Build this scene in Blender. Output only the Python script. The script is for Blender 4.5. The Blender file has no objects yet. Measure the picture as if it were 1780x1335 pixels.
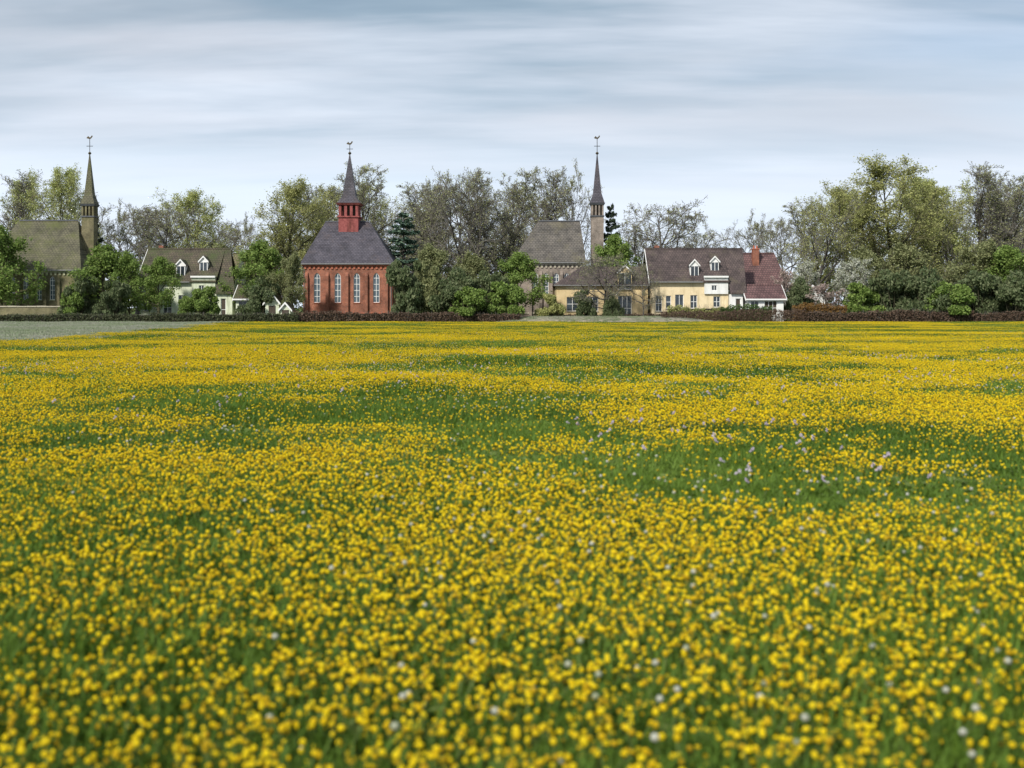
import bpy, math, random
import numpy as np

# ------------------------------------------------------------------ camera, sky, sun
sc = bpy.context.scene
COL = sc.collection
random.seed(7)
RNG = np.random.default_rng(11)
F = 2000.0            # focal length in photo pixels (frame 1780 x 1335)
EYE = 1.7             # eye height
HOR = 535.0           # horizon row of the photo

cam = bpy.data.cameras.new('camera')
cam.sensor_width = 36.0
cam.lens = 36.0 * F / 1780.0
cam.shift_y = -(667.5 - HOR) / 1780.0
cam.clip_start = 0.1
cam.clip_end = 6000.0
cam.dof.use_dof = True
cam.dof.focus_distance = 120.0
cam.dof.aperture_fstop = 1.7
camo = bpy.data.objects.new('camera', cam)
camo.location = (0, 0, EYE)
camo.rotation_euler = (math.radians(90), 0, 0)
COL.objects.link(camo)
sc.camera = camo

SUN_EL, SUN_AZ = 40.0, 215.0      # degrees; azimuth clockwise from +Y: behind the camera, to the left
world = bpy.data.worlds.new('World')
sc.world = world
world.use_nodes = True
wn, wl = world.node_tree.nodes, world.node_tree.links
wn.clear()


def N(nodes, kind, **kw):
    n = nodes.new(kind)
    for k, v in kw.items():
        setattr(n, k, v)
    return n


def ramp(nodes, stops, interp='LINEAR'):
    r = nodes.new('ShaderNodeValToRGB')
    r.color_ramp.interpolation = interp
    els = r.color_ramp.elements
    while len(els) < len(stops):
        els.new(0.5)
    for e, (p, c) in zip(els, stops):
        e.position = p
        e.color = (*c, 1.0) if len(c) == 3 else c
    return r


def build_sky():
    out = N(wn, 'ShaderNodeOutputWorld')
    bg = N(wn, 'ShaderNodeBackground')
    bg.inputs['Strength'].default_value = 0.1
    sky = N(wn, 'ShaderNodeTexSky', sky_type='NISHITA')
    sky.sun_disc = False
    sky.sun_elevation = math.radians(SUN_EL)
    sky.sun_rotation = math.radians(SUN_AZ)
    sky.air_density = 1.0
    sky.dust_density = 0.6
    tc = N(wn, 'ShaderNodeTexCoord')
    sep = N(wn, 'ShaderNodeSeparateXYZ')
    wl.new(tc.outputs['Generated'], sep.inputs[0])
    zc = N(wn, 'ShaderNodeMath', operation='MAXIMUM')
    wl.new(sep.outputs['Z'], zc.inputs[0])
    zc.inputs[1].default_value = 0.0
    za = N(wn, 'ShaderNodeMath', operation='ADD')
    wl.new(zc.outputs[0], za.inputs[0])
    za.inputs[1].default_value = 0.13
    dx = N(wn, 'ShaderNodeMath', operation='DIVIDE')
    dy = N(wn, 'ShaderNodeMath', operation='DIVIDE')
    wl.new(sep.outputs['X'], dx.inputs[0])
    wl.new(sep.outputs['Y'], dy.inputs[0])
    wl.new(za.outputs[0], dx.inputs[1])
    wl.new(za.outputs[0], dy.inputs[1])
    cmb = N(wn, 'ShaderNodeCombineXYZ')
    wl.new(dx.outputs[0], cmb.inputs['X'])
    wl.new(dy.outputs[0], cmb.inputs['Y'])
    mp = N(wn, 'ShaderNodeMapping')
    mp.inputs['Location'].default_value = (41.0, -8.0, 0)
    mp.inputs['Rotation'].default_value = (0, 0, 0.22)
    mp.inputs['Scale'].default_value = (0.5, 1.6, 1)
    wl.new(cmb.outputs[0], mp.inputs[0])
    n1 = N(wn, 'ShaderNodeTexNoise')
    n1.inputs['Scale'].default_value = 1.25
    n1.inputs['Detail'].default_value = 5.0
    n1.inputs['Roughness'].default_value = 0.54
    n1.inputs['Distortion'].default_value = 0.15
    wl.new(mp.outputs[0], n1.inputs['Vector'])
    # cloud tone: from slate-blue undersides to bright pale cloud
    cr = ramp(wn, [(0.34, (1.75, 2.6, 3.5)), (0.45, (2.5, 3.4, 4.3)), (0.55, (4.0, 4.7, 5.6)), (0.68, (5.6, 6.2, 7.1))])
    wl.new(n1.outputs['Fac'], cr.inputs[0])
    n3 = N(wn, 'ShaderNodeTexNoise')
    n3.inputs['Scale'].default_value = 1.1
    n3.inputs['Detail'].default_value = 4.0
    mp3 = N(wn, 'ShaderNodeMapping')
    mp3.inputs['Location'].default_value = (7.7, 2.9, 0)
    mp3.inputs['Scale'].default_value = (0.6, 1.2, 1)
    wl.new(cmb.outputs[0], mp3.inputs[0])
    wl.new(mp3.outputs[0], n3.inputs['Vector'])
    wr = ramp(wn, [(0.42, (0, 0, 0)), (0.62, (0.6, 0.6, 0.6))])
    wl.new(n3.outputs['Fac'], wr.inputs[0])
    warm = N(wn, 'ShaderNodeMixRGB')
    warm.inputs['Color2'].default_value = (5.0, 5.1, 5.6, 1)
    wl.new(wr.outputs[0], warm.inputs['Fac'])
    wl.new(cr.outputs[0], warm.inputs['Color1'])
    cr = warm
    # low cloud seen edge-on near the horizon merges into a bright veil
    veil = ramp(wn, [(0.0, (1, 1, 1)), (0.10, (0.74, 0.74, 0.74)), (0.16, (0.34, 0.34, 0.34)), (0.24, (0.05, 0.05, 0.05))])
    wl.new(zc.outputs[0], veil.inputs[0])
    mv = N(wn, 'ShaderNodeMixRGB')
    mv.inputs['Color2'].default_value = (7.3, 8.1, 9.2, 1)
    wl.new(veil.outputs[0], mv.inputs['Fac'])
    
    # thin places where the blue sky shows
    n2 = N(wn, 'ShaderNodeTexNoise')
    n2.inputs['Scale'].default_value = 0.9
    n2.inputs['Detail'].default_value = 3.0
    mp2 = N(wn, 'ShaderNodeMapping')
    mp2.inputs['Location'].default_value = (-1.3, 5.2, 0)
    mp2.inputs['Scale'].default_value = (0.4, 0.9, 1)
    wl.new(cmb.outputs[0], mp2.inputs[0])
    wl.new(mp2.outputs[0], n2.inputs['Vector'])
    thin = ramp(wn, [(0.5, (0, 0, 0)), (0.72, (0.65, 0.65, 0.65))])
    wl.new(n2.outputs['Fac'], thin.inputs[0])
    mx = N(wn, 'ShaderNodeMixRGB')
    wl.new(thin.outputs[0], mx.inputs['Fac'])
    wl.new(cr.outputs[0], mx.inputs['Color1'])
    wl.new(sky.outputs[0], mx.inputs['Color2'])
    wl.new(mx.outputs[0], mv.inputs['Color1'])
    wl.new(mv.outputs[0], bg.inputs['Color'])
    wl.new(bg.outputs[0], out.inputs['Surface'])


build_sky()
sun = bpy.data.lights.new('sun', 'SUN')
sun.energy = 3.7
sun.angle = math.radians(4.0)
sun.color = (1.0, 0.95, 0.86)
suno = bpy.data.objects.new('sun', sun)
suno.rotation_euler = (math.radians(90 - SUN_EL), 0, math.radians(180 - SUN_AZ) + math.pi)
# a sun lamp shines along its local -Z: aim it explicitly
from mathutils import Vector
_a, _e = math.radians(SUN_AZ), math.radians(SUN_EL)
_d = Vector((math.sin(_a) * math.cos(_e), math.cos(_a) * math.cos(_e), math.sin(_e)))
suno.rotation_euler = (-_d).to_track_quat('-Z', 'Y').to_euler()
COL.objects.link(suno)

vs = sc.view_settings
vs.view_transform = 'Standard'
vs.look = 'None'
vs.exposure = 0.35
vs.gamma = 1.0
vs.use_curve_mapping = False
sc.render.engine = 'CYCLES'
sc.cycles.max_bounces = 4
sc.cycles.diffuse_bounces = 3
sc.cycles.transparent_max_bounces = 4
sc.cycles.use_denoising = True


# ------------------------------------------------------------------ helpers
def X(px, Y):
    return (px - 890.0) / F * Y


def Z(py, Y):
    return EYE + (HOR - py) / F * Y


def mesh_np(name, verts, faces):
    """verts (n,3), faces: list of int arrays of equal-length faces"""
    me = bpy.data.meshes.new(name)
    verts = np.asarray(verts, dtype=np.float32)
    me.vertices.add(len(verts))
    me.vertices.foreach_set('co', verts.ravel())
    arrs = [np.asarray(f, dtype=np.int32) for f in faces if len(f)]
    nl = sum(a.size for a in arrs)
    npoly = sum(len(a) for a in arrs)
    me.loops.add(nl)
    me.polygons.add(npoly)
    me.loops.foreach_set('vertex_index', np.concatenate([a.ravel() for a in arrs]))
    starts, off = [], 0
    for a in arrs:
        k = a.shape[1]
        starts.append(off + np.arange(len(a)) * k)
        off += a.size
    me.polygons.foreach_set('loop_start', np.concatenate(starts).astype(np.int32))
    me.update(calc_edges=True)
    me.validate()
    return me


class MB:
    """collects boxes / prisms / polygons into one mesh"""

    def __init__(self):
        self.v, self.f = [], []

    def poly(self, pts):
        b = len(self.v)
        self.v += [tuple(p) for p in pts]
        self.f.append(tuple(range(b, b + len(pts))))
        return self

    def box(self, x0, x1, y0, y1, z0, z1):
        b = len(self.v)
        self.v += [(x0, y0, z0), (x1, y0, z0), (x1, y1, z0), (x0, y1, z0),
                   (x0, y0, z1), (x1, y0, z1), (x1, y1, z1), (x0, y1, z1)]
        for q in ((0, 3, 2, 1), (4, 5, 6, 7), (0, 1, 5, 4), (1, 2, 6, 5), (2, 3, 7, 6), (3, 0, 4, 7)):
            self.f.append(tuple(b + i for i in q))
        return self

    def prism(self, base, top):
        """closed solid between two polygons of the same count (base seen from above counter-clockwise)"""
        n, b = len(base), len(self.v)
        self.v += [tuple(p) for p in base] + [tuple(p) for p in top]
        self.f.append(tuple(b + i for i in reversed(range(n))))
        self.f.append(tuple(b + n + i for i in range(n)))
        for i in range(n):
            j = (i + 1) % n
            self.f.append((b + i, b + j, b + n + j, b + n + i))
        return self

    def ring(self, cx, cy, z0, r0, z1, r1, n, rot=0.0):
        a = [(math.cos(rot + 2 * math.pi * i / n), math.sin(rot + 2 * math.pi * i / n)) for i in range(n)]
        return self.prism([(cx + c * r0, cy + s * r0, z0) for c, s in a], [(cx + c * r1, cy + s * r1, z1) for c, s in a])

    def bar(self, p, q, r, n=6):
        p, q = Vector(p), Vector(q)
        d = (q - p).normalized()
        u = d.orthogonal().normalized()
        w = d.cross(u)
        a = [u * math.cos(2 * math.pi * i / n) * r + w * math.sin(2 * math.pi * i / n) * r for i in range(n)]
        return self.prism([p + o for o in a], [q + o for o in a])

    def build(self, name, mat, parent=None):
        me = bpy.data.meshes.new(name)
        me.from_pydata(self.v, [], self.f)
        me.update()
        return link(name, me, mat, parent)


def link(name, me, mat=None, parent=None):
    if mat is not None and not me.materials:
        for m in (mat if isinstance(mat, (list, tuple)) else [mat]):
            me.materials.append(m)
    o = bpy.data.objects.new(name, me)
    COL.objects.link(o)
    if parent is not None:
        o.parent = parent
    return o


def tag(o, label=None, cat=None, group=None, kind=None):
    if label: o['label'] = label
    if cat: o['category'] = cat
    if group: o['group'] = group
    if kind: o['kind'] = kind
    return o


def empty(name, loc, label, cat, group=None, rz=0.0):
    o = bpy.data.objects.new(name, None)
    o.empty_display_size = 0.3
    o.location = loc
    o.rotation_euler = (0, 0, rz)
    COL.objects.link(o)
    return tag(o, label, cat, group)


# ------------------------------------------------------------------ materials
def new_mat(name):
    m = bpy.data.materials.new(name)
    m.use_nodes = True
    nt = m.node_tree
    b = nt.nodes['Principled BSDF']
    return m, nt.nodes, nt.links, b


def mat_noise(name, c1, c2, scale=3.0, rough=0.85, bump=0.0, spec=0.3, stain=0.0):
    """two-tone weathered surface in object space"""
    m, n, l, b = new_mat(name)
    tc = N(n, 'ShaderNodeTexCoord')
    t = N(n, 'ShaderNodeTexNoise')
    t.inputs['Scale'].default_value = scale
    t.inputs['Detail'].default_value = 6
    t.inputs['Roughness'].default_value = 0.62
    l.new(tc.outputs['Object'], t.inputs['Vector'])
    r = ramp(n, [(0.35, c1), (0.65, c2)])
    l.new(t.outputs['Fac'], r.inputs[0])
    col = r.outputs[0]
    if stain:
        mp = N(n, 'ShaderNodeMapping')
        mp.inputs['Scale'].default_value = (1.6, 1.6, 0.25)
        l.new(tc.outputs['Object'], mp.inputs[0])
        t2 = N(n, 'ShaderNodeTexNoise')
        t2.inputs['Scale'].default_value = 1.3
        t2.inputs['Detail'].default_value = 5
        l.new(mp.outputs[0], t2.inputs['Vector'])
        r2 = ramp(n, [(0.5, (1, 1, 1)), (0.72, (1 - stain, 1 - stain, 1 - stain * 1.1))])
        l.new(t2.outputs['Fac'], r2.inputs[0])
        mm = N(n, 'ShaderNodeMixRGB', blend_type='MULTIPLY')
        mm.inputs['Fac'].default_value = 1
        l.new(col, mm.inputs['Color1'])
        l.new(r2.outputs[0], mm.inputs['Color2'])
        col = mm.outputs[0]
    l.new(col, b.inputs['Base Color'])
    b.inputs['Roughness'].default_value = rough
    b.inputs['Specular IOR Level'].default_value = spec
    if bump:
        bp = N(n, 'ShaderNodeBump')
        bp.inputs['Strength'].default_value = bump
        bp.inputs['Distance'].default_value = 0.02
        l.new(t.outputs['Fac'], bp.inputs['Height'])
        l.new(bp.outputs[0], b.inputs['Normal'])
    return m


def mat_courses(name, c1, c2, mortar, bw, bh, msize, rough=0.85, moss=None, mossamt=0.5, bump=0.5, zstretch=1.0, spec=0.3):
    """bricks or roof tiles in courses, in object space: u along the wall, v up"""
    m, n, l, b = new_mat(name)
    tc = N(n, 'ShaderNodeTexCoord')
    sep = N(n, 'ShaderNodeSeparateXYZ')
    l.new(tc.outputs['Object'], sep.inputs[0])
    ad = N(n, 'ShaderNodeMath', operation='ADD')
    l.new(sep.outputs['X'], ad.inputs[0])
    l.new(sep.outputs['Y'], ad.inputs[1])
    mz = N(n, 'ShaderNodeMath', operation='MULTIPLY')
    l.new(sep.outputs['Z'], mz.inputs[0])
    mz.inputs[1].default_value = zstretch
    cb = N(n, 'ShaderNodeCombineXYZ')
    l.new((sep.outputs['X'] if zstretch != 1.0 else ad.outputs[0]), cb.inputs['X'])
    l.new(mz.outputs[0], cb.inputs['Y'])
    br = N(n, 'ShaderNodeTexBrick')
    br.inputs['Scale'].default_value = 1.0
    br.inputs['Brick Width'].default_value = bw
    br.inputs['Row Height'].default_value = bh
    br.inputs['Mortar Size'].default_value = msize
    br.inputs['Mortar Smooth'].default_value = 0.3
    br.inputs['Bias'].default_value = 0.0
    br.inputs['Color1'].default_value = (*c1, 1)
    br.inputs['Color2'].default_value = (*c2, 1)
    br.inputs['Mortar'].default_value = (*mortar, 1)
    l.new(cb.outputs[0], br.inputs['Vector'])
    t = N(n, 'ShaderNodeTexNoise')
    t.inputs['Scale'].default_value = 0.7
    t.inputs['Detail'].default_value = 8
    t.inputs['Roughness'].default_value = 0.7
    l.new(tc.outputs['Object'], t.inputs['Vector'])
    r = ramp(n, [(0.34, (0.5, 0.5, 0.5)), (0.5, (0.95, 0.95, 0.95)), (0.68, (1.4, 1.38, 1.35))])
    l.new(t.outputs['Fac'], r.inputs[0])
    mm = N(n, 'ShaderNodeMixRGB', blend_type='MULTIPLY')
    mm.inputs['Fac'].default_value = 1
    l.new(br.outputs['Color'], mm.inputs['Color1'])
    l.new(r.outputs[0], mm.inputs['Color2'])
    col = mm.outputs[0]
    if moss:
        t2 = N(n, 'ShaderNodeTexNoise')
        t2.inputs['Scale'].default_value = 0.45
        t2.inputs['Detail'].default_value = 9
        t2.inputs['Roughness'].default_value = 0.75
        mp = N(n, 'ShaderNodeMapping')
        mp.inputs['Location'].default_value = (13, 4, 7)
        l.new(tc.outputs['Object'], mp.inputs[0])
        l.new(mp.outputs[0], t2.inputs['Vector'])
        r2 = ramp(n, [(0.62 - 0.25 * mossamt, (0, 0, 0)), (0.80 - 0.2 * mossamt, (0.85, 0.85, 0.85))])
        l.new(t2.outputs['Fac'], r2.inputs[0])
        m2 = N(n, 'ShaderNodeMixRGB')
        m2.inputs['Color2'].default_value = (*moss, 1)
        l.new(r2.outputs[0], m2.inputs['Fac'])
        l.new(col, m2.inputs['Color1'])
        col = m2.outputs[0]
    l.new(col, b.inputs['Base Color'])
    b.inputs['Roughness'].default_value = rough
    b.inputs['Specular IOR Level'].default_value = spec
    bp = N(n, 'ShaderNodeBump')
    bp.inputs['Strength'].default_value = bump
    bp.inputs['Distance'].default_value = 0.03
    l.new(br.outputs['Fac'], bp.inputs['Height'])
    bp.invert = True
    l.new(bp.outputs[0], b.inputs['Normal'])
    return m


def mat_leaf(name, cols, trans=0.35, rough=0.6, inst=False):
    """leaves: colour varies from leaf to leaf (or from plant to plant), light comes through them"""
    m, n, l, b = new_mat(name)
    if inst:
        g = N(n, 'ShaderNodeObjectInfo')
        src = g.outputs['Random']
    else:
        g = N(n, 'ShaderNodeNewGeometry')
        src = g.outputs['Random Per Island']
    k = len(cols)
    r = ramp(n, [((i + 0.0) / max(1, k - 1), c) for i, c in enumerate(cols)])
    l.new(src, r.inputs[0])
    l.new(r.outputs[0], b.inputs['Base Color'])
    b.inputs['Roughness'].default_value = rough
    b.inputs['Specular IOR Level'].default_value = 0.2
    if trans:
        tr = N(n, 'ShaderNodeBsdfTranslucent')
        l.new(r.outputs[0], tr.inputs['Color'])
        mx = N(n, 'ShaderNodeMixShader')
        mx.inputs['Fac'].default_value = trans
        l.new(b.outputs[0], mx.inputs[1])
        l.new(tr.outputs[0], mx.inputs[2])
        l.new(mx.outputs[0], n['Material Output'].inputs['Surface'])
    return m


def mat_plain(name, c, rough=0.6, metal=0.0, spec=0.4):
    m, n, l, b = new_mat(name)
    b.inputs['Base Color'].default_value = (*c, 1)
    b.inputs['Roughness'].default_value = rough
    b.inputs['Metallic'].default_value = metal
    b.inputs['Specular IOR Level'].default_value = spec
    return m


M = {
    'brick_red': mat_courses('red brick', (0.35, 0.105, 0.055), (0.23, 0.07, 0.042), (0.30, 0.22, 0.17), 0.22, 0.075, 0.008),
    'brick_olive': mat_courses('weathered olive brick', (0.20, 0.17, 0.09), (0.15, 0.135, 0.07), (0.24, 0.22, 0.15), 0.22, 0.075, 0.008, moss=(0.09, 0.10, 0.03), mossamt=0.5),
    'brick_grey': mat_courses('weathered grey pink brick', (0.30, 0.24, 0.20), (0.24, 0.20, 0.17), (0.33, 0.29, 0.25), 0.22, 0.075, 0.008, moss=(0.10, 0.14, 0.07), mossamt=0.15),
    'stone': mat_noise('pale dressed stone', (0.36, 0.32, 0.25), (0.46, 0.42, 0.33), 4, 0.9, 0.3),
    'stone_red': mat_noise('moulded red brick trim', (0.33, 0.10, 0.06), (0.42, 0.15, 0.09), 5, 0.9, 0.3),
    'stone_olive': mat_noise('pale lime trim', (0.42, 0.42, 0.28), (0.32, 0.33, 0.20), 5, 0.9, 0.3),
    'slate': mat_courses('blue grey slate', (0.062, 0.058, 0.075), (0.088, 0.080, 0.098), (0.028, 0.026, 0.032), 0.42, 0.30, 0.028, 0.55, moss=(0.10, 0.075, 0.07), mossamt=0.35, zstretch=1.35),
    'slate_brown': mat_courses('brown grey slate', (0.10, 0.092, 0.082), (0.135, 0.12, 0.105), (0.045, 0.04, 0.035), 0.42, 0.34, 0.03, 0.65, moss=(0.13, 0.115, 0.07), mossamt=0.45, zstretch=1.35),
    'slate_olive': mat_courses('mossy olive slate', (0.095, 0.09, 0.055), (0.12, 0.11, 0.07), (0.04, 0.04, 0.025), 0.42, 0.34, 0.03, 0.7, moss=(0.085, 0.095, 0.025), mossamt=0.6, zstretch=1.35),
    'tile_dark': mat_courses('dark brown pantiles', (0.072, 0.054, 0.052), (0.10, 0.075, 0.07), (0.03, 0.023, 0.022), 0.34, 0.34, 0.03, 0.7, moss=(0.10, 0.085, 0.055), mossamt=0.35, zstretch=1.3),
    'tile_moss': mat_courses('mossy dark pantiles', (0.075, 0.06, 0.045), (0.10, 0.08, 0.055), (0.028, 0.025, 0.018), 0.34, 0.34, 0.03, 0.75, moss=(0.055, 0.075, 0.022), mossamt=0.7, zstretch=1.3),
    'tile_red': mat_courses('red brown pantiles', (0.115, 0.062, 0.062), (0.15, 0.085, 0.082), (0.045, 0.028, 0.028), 0.34, 0.36, 0.035, 0.7, moss=(0.13, 0.10, 0.09), mossamt=0.25, zstretch=1.3),
    'tile_olive': mat_courses('olive pantiles', (0.12, 0.105, 0.055), (0.16, 0.14, 0.075), (0.05, 0.045, 0.025), 0.34, 0.36, 0.035, 0.7, moss=(0.08, 0.10, 0.03), mossamt=0.5, zstretch=1.3),
    'cream': mat_noise('cream render', (0.70, 0.57, 0.36), (0.78, 0.65, 0.43), 1.2, 0.9, 0.15, stain=0.3),
    'tan': mat_noise('tan render', (0.60, 0.46, 0.25), (0.70, 0.55, 0.32), 1.0, 0.9, 0.15, stain=0.3),
    'white_wall': mat_noise('white render', (0.72, 0.72, 0.70), (0.80, 0.80, 0.79), 1.2, 0.85, 0.1, stain=0.12),
    'lime_wall': mat_noise('lime washed render', (0.58, 0.62, 0.47), (0.69, 0.73, 0.58), 1.2, 0.88, 0.12, stain=0.3),
    'white': mat_noise('white paint', (0.74, 0.74, 0.72), (0.80, 0.80, 0.79), 8, 0.55),
    'redpaint': mat_noise('red painted wood', (0.20, 0.05, 0.05), (0.33, 0.10, 0.09), 3, 0.85, stain=0.5),
    'lead': mat_noise('dark lead', (0.07, 0.075, 0.085), (0.11, 0.115, 0.13), 3, 0.5),
    'wooddark': mat_noise('dark stained wood', (0.05, 0.04, 0.03), (0.08, 0.06, 0.045), 6, 0.7),
    'gutter': mat_noise('zinc gutter', (0.16, 0.16, 0.16), (0.24, 0.24, 0.24), 5, 0.45),
    'gold': mat_plain('tarnished brass', (0.10, 0.08, 0.05), 0.5, 0.6),
    'iron': mat_plain('black iron', (0.03, 0.03, 0.032), 0.5),
    'glass': mat_noise('window glass', (0.015, 0.02, 0.025), (0.05, 0.065, 0.08), 1.6, 0.08, spec=0.6),
    'glass_blue': mat_noise('leaded glass', (0.05, 0.07, 0.09), (0.12, 0.16, 0.19), 3.0, 0.2, spec=0.6),
    'bark': mat_noise('grey brown bark', (0.055, 0.048, 0.042), (0.10, 0.09, 0.08), 4, 0.95, 0.4),
    'bark_olive': mat_noise('algae green bark', (0.055, 0.05, 0.03), (0.10, 0.095, 0.055), 4, 0.95, 0.4),
    'twig': mat_noise('grey brown twigs', (0.13, 0.12, 0.105), (0.22, 0.20, 0.175), 0.6, 0.95),
    'twig_olive': mat_noise('olive twigs', (0.15, 0.14, 0.075), (0.24, 0.22, 0.12), 0.6, 0.95),
    'bud': mat_leaf('swelling buds', [(0.31, 0.33, 0.14), (0.42, 0.45, 0.20), (0.35, 0.34, 0.20)]),
    'leaf_olive': mat_leaf('olive spring leaves', [(0.25, 0.27, 0.095), (0.36, 0.37, 0.135), (0.46, 0.46, 0.19)]),
    'leaf_yellow': mat_leaf('yellow green spring leaves', [(0.31, 0.35, 0.11), (0.42, 0.46, 0.16), (0.52, 0.53, 0.24)]),
    'leaf_fresh': mat_leaf('fresh green leaves', [(0.12, 0.19, 0.042), (0.18, 0.265, 0.06), (0.26, 0.34, 0.095)]),
    'leaf_dark': mat_leaf('dark green leaves', [(0.08, 0.115, 0.05), (0.125, 0.16, 0.072), (0.19, 0.215, 0.11)]),
    'leaf_greygreen': mat_leaf('grey olive leaves', [(0.16, 0.185, 0.08), (0.23, 0.25, 0.11), (0.31, 0.32, 0.16)]),
    'needle': mat_leaf('dark conifer needles', [(0.04, 0.06, 0.036), (0.065, 0.09, 0.055), (0.095, 0.12, 0.075)], 0.15),
    'needle_blue': mat_leaf('blue green conifer needles', [(0.05, 0.095, 0.07), (0.085, 0.14, 0.10), (0.13, 0.19, 0.12)], 0.15),
    'blossom_white': mat_leaf('white blossom', [(0.34, 0.37, 0.25), (0.60, 0.60, 0.55), (0.22, 0.26, 0.12)]),
    'blossom_pink': mat_leaf('pink blossom', [(0.40, 0.29, 0.27), (0.52, 0.42, 0.38), (0.24, 0.19, 0.13)]),
    'hedge_brown': mat_leaf('bare brown hedge', [(0.075, 0.048, 0.036), (0.12, 0.078, 0.056), (0.165, 0.115, 0.08)], 0.15),
    'hedge_orange': mat_leaf('dry beech leaves', [(0.14, 0.075, 0.022), (0.21, 0.115, 0.035), (0.27, 0.16, 0.055)], 0.25),
    'hedge_green': mat_leaf('clipped green hedge', [(0.045, 0.085, 0.02), (0.07, 0.125, 0.03), (0.10, 0.16, 0.04)], 0.25),
    'hedge_dark': mat_leaf('dark hedge', [(0.045, 0.06, 0.028), (0.075, 0.09, 0.045), (0.12, 0.125, 0.065)], 0.2),
    'core': mat_noise('hedge inner shade', (0.02, 0.018, 0.012), (0.035, 0.03, 0.02), 4, 1.0),  # near-black colour stands in for the shade inside a hedge
}


# ------------------------------------------------------------------ setting: ground
def mat_ground():
    m, n, l, b = new_mat('meadow soil and turf')
    tc = N(n, 'ShaderNodeTexCoord')
    t = N(n, 'ShaderNodeTexNoise')
    t.inputs['Scale'].default_value = 0.35
    t.inputs['Detail'].default_value = 10
    t.inputs['Roughness'].default_value = 0.7
    l.new(tc.outputs['Object'], t.inputs['Vector'])
    r = ramp(n, [(0.3, (0.06, 0.10, 0.02)), (0.5, (0.09, 0.14, 0.03)), (0.7, (0.14, 0.17, 0.04))])
    l.new(t.outputs['Fac'], r.inputs[0])
    l.new(r.outputs[0], b.inputs['Base Color'])
    b.inputs['Roughness'].default_value = 0.95
    b.inputs['Specular IOR Level'].default_value = 0.1
    return m


def ground():
    xs = np.concatenate([[-4000, -1200, -400], np.linspace(-160, 160, 65), [400, 1200, 4000]])
    ys = np.concatenate([[-400, -60], np.linspace(-10, 180, 77), [260, 500, 1500, 5000]])
    gx, gy = np.meshgrid(xs, ys)
    near = (np.abs(gx) < 170) & (gy > -12) & (gy < 185)
    gz = np.where(near, 0.05 * np.sin(gx * 0.31 + gy * 0.17) * np.sin(gy * 0.23 - gx * 0.05), 0) - 0.05
    v = np.stack([gx, gy, gz], -1).reshape(-1, 3)
    nx = len(xs)
    i, j = np.meshgrid(np.arange(len(xs) - 1), np.arange(len(ys) - 1))
    a = (j * nx + i).ravel()
    f = np.stack([a, a + 1, a + nx + 1, a + nx], -1)
    o = link('field_ground', mesh_np('field_ground', v, [f]), mat_ground())
    o['kind'] = 'structure'


ground()


def gz(x, y):
    return 0.05 * np.sin(x * 0.31 + y * 0.17) * np.sin(y * 0.23 - x * 0.05) - 0.05


mown = mat_noise('mown grey turf', (0.13, 0.18, 0.08), (0.30, 0.29, 0.23), 0.5, 0.95)
bank = mat_noise('pale dry verge', (0.20, 0.18, 0.13), (0.31, 0.28, 0.22), 2.5, 0.95, 0.3)


def mown_strip():
    mb = MB()
    # follow the ground in narrow bands
    for y0 in np.arange(10, 136, 2.0):
        y1 = y0 + 2.0
        e0, e1 = -23.2 - (y0 - 52) * 0.11 - 0.8, -23.2 - (y1 - 52) * 0.11 - 0.8
        for k in range(12):
            f0, f1 = k / 12.0, (k + 1) / 12.0
            p = []
            for (yy, ee, ff) in ((y0, e0, f0), (y0, e0, f1), (y1, e1, f1), (y1, e1, f0)):
                xx = -90 + (ee + 90) * ff
                p.append((xx, yy, gz(xx, yy) + 0.012))
            mb.poly(p)
    o = mb.build('mown_strip', mown)
    o['kind'] = 'structure'


mown_strip()


def verge(name, px0, px1, h):
    """low dry bank between the field and the gardens"""
    v, f = [], []
    xs = np.linspace(X(px0, 137), X(px1, 137), 60)
    prof = [(134.5, -0.06), (135.5, 0.42), (136.5, 0.72), (138.0, 1.0), (143.0, 1.02), (145.5, -0.06)]
    for i, x in enumerate(xs):
        t = min(i, 59 - i) / 10.0
        k = min(1.0, t) ** 0.8
        for (y, z) in prof:
            v.append((x, y + 0.15 * math.sin(x * 1.3), -0.06 + (z * h + 0.06) * k + 0.04 * math.sin(x * 2.1 + y)))
    n = len(prof)
    for i in range(59):
        for j in range(n - 1):
            a = i * n + j
            f.append((a, a + n, a + n + 1, a + 1))
    me = bpy.data.meshes.new(name)
    me.from_pydata(v, [], f)
    o = link(name, me, bank)
    o['kind'] = 'structure'


BANKS = [(860, 1250, 0.6)]


def bank_z(x, y, p0, p1, h):
    t = (x - X(p0, 137)) / (X(p1, 137) - X(p0, 137)) * 59
    k = np.clip(np.minimum(t, 59 - t) / 10.0, 0.001, 1) ** 0.8
    z = np.interp(y, [134.5, 135.5, 136.5, 138.0, 143.0, 145.5], [-0.06, 0.42, 0.72, 1.0, 1.02, -0.06])
    return -0.06 + (z * h + 0.06) * k - 0.02


verge('verge_bank', 860, 1250, 0.6)


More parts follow.
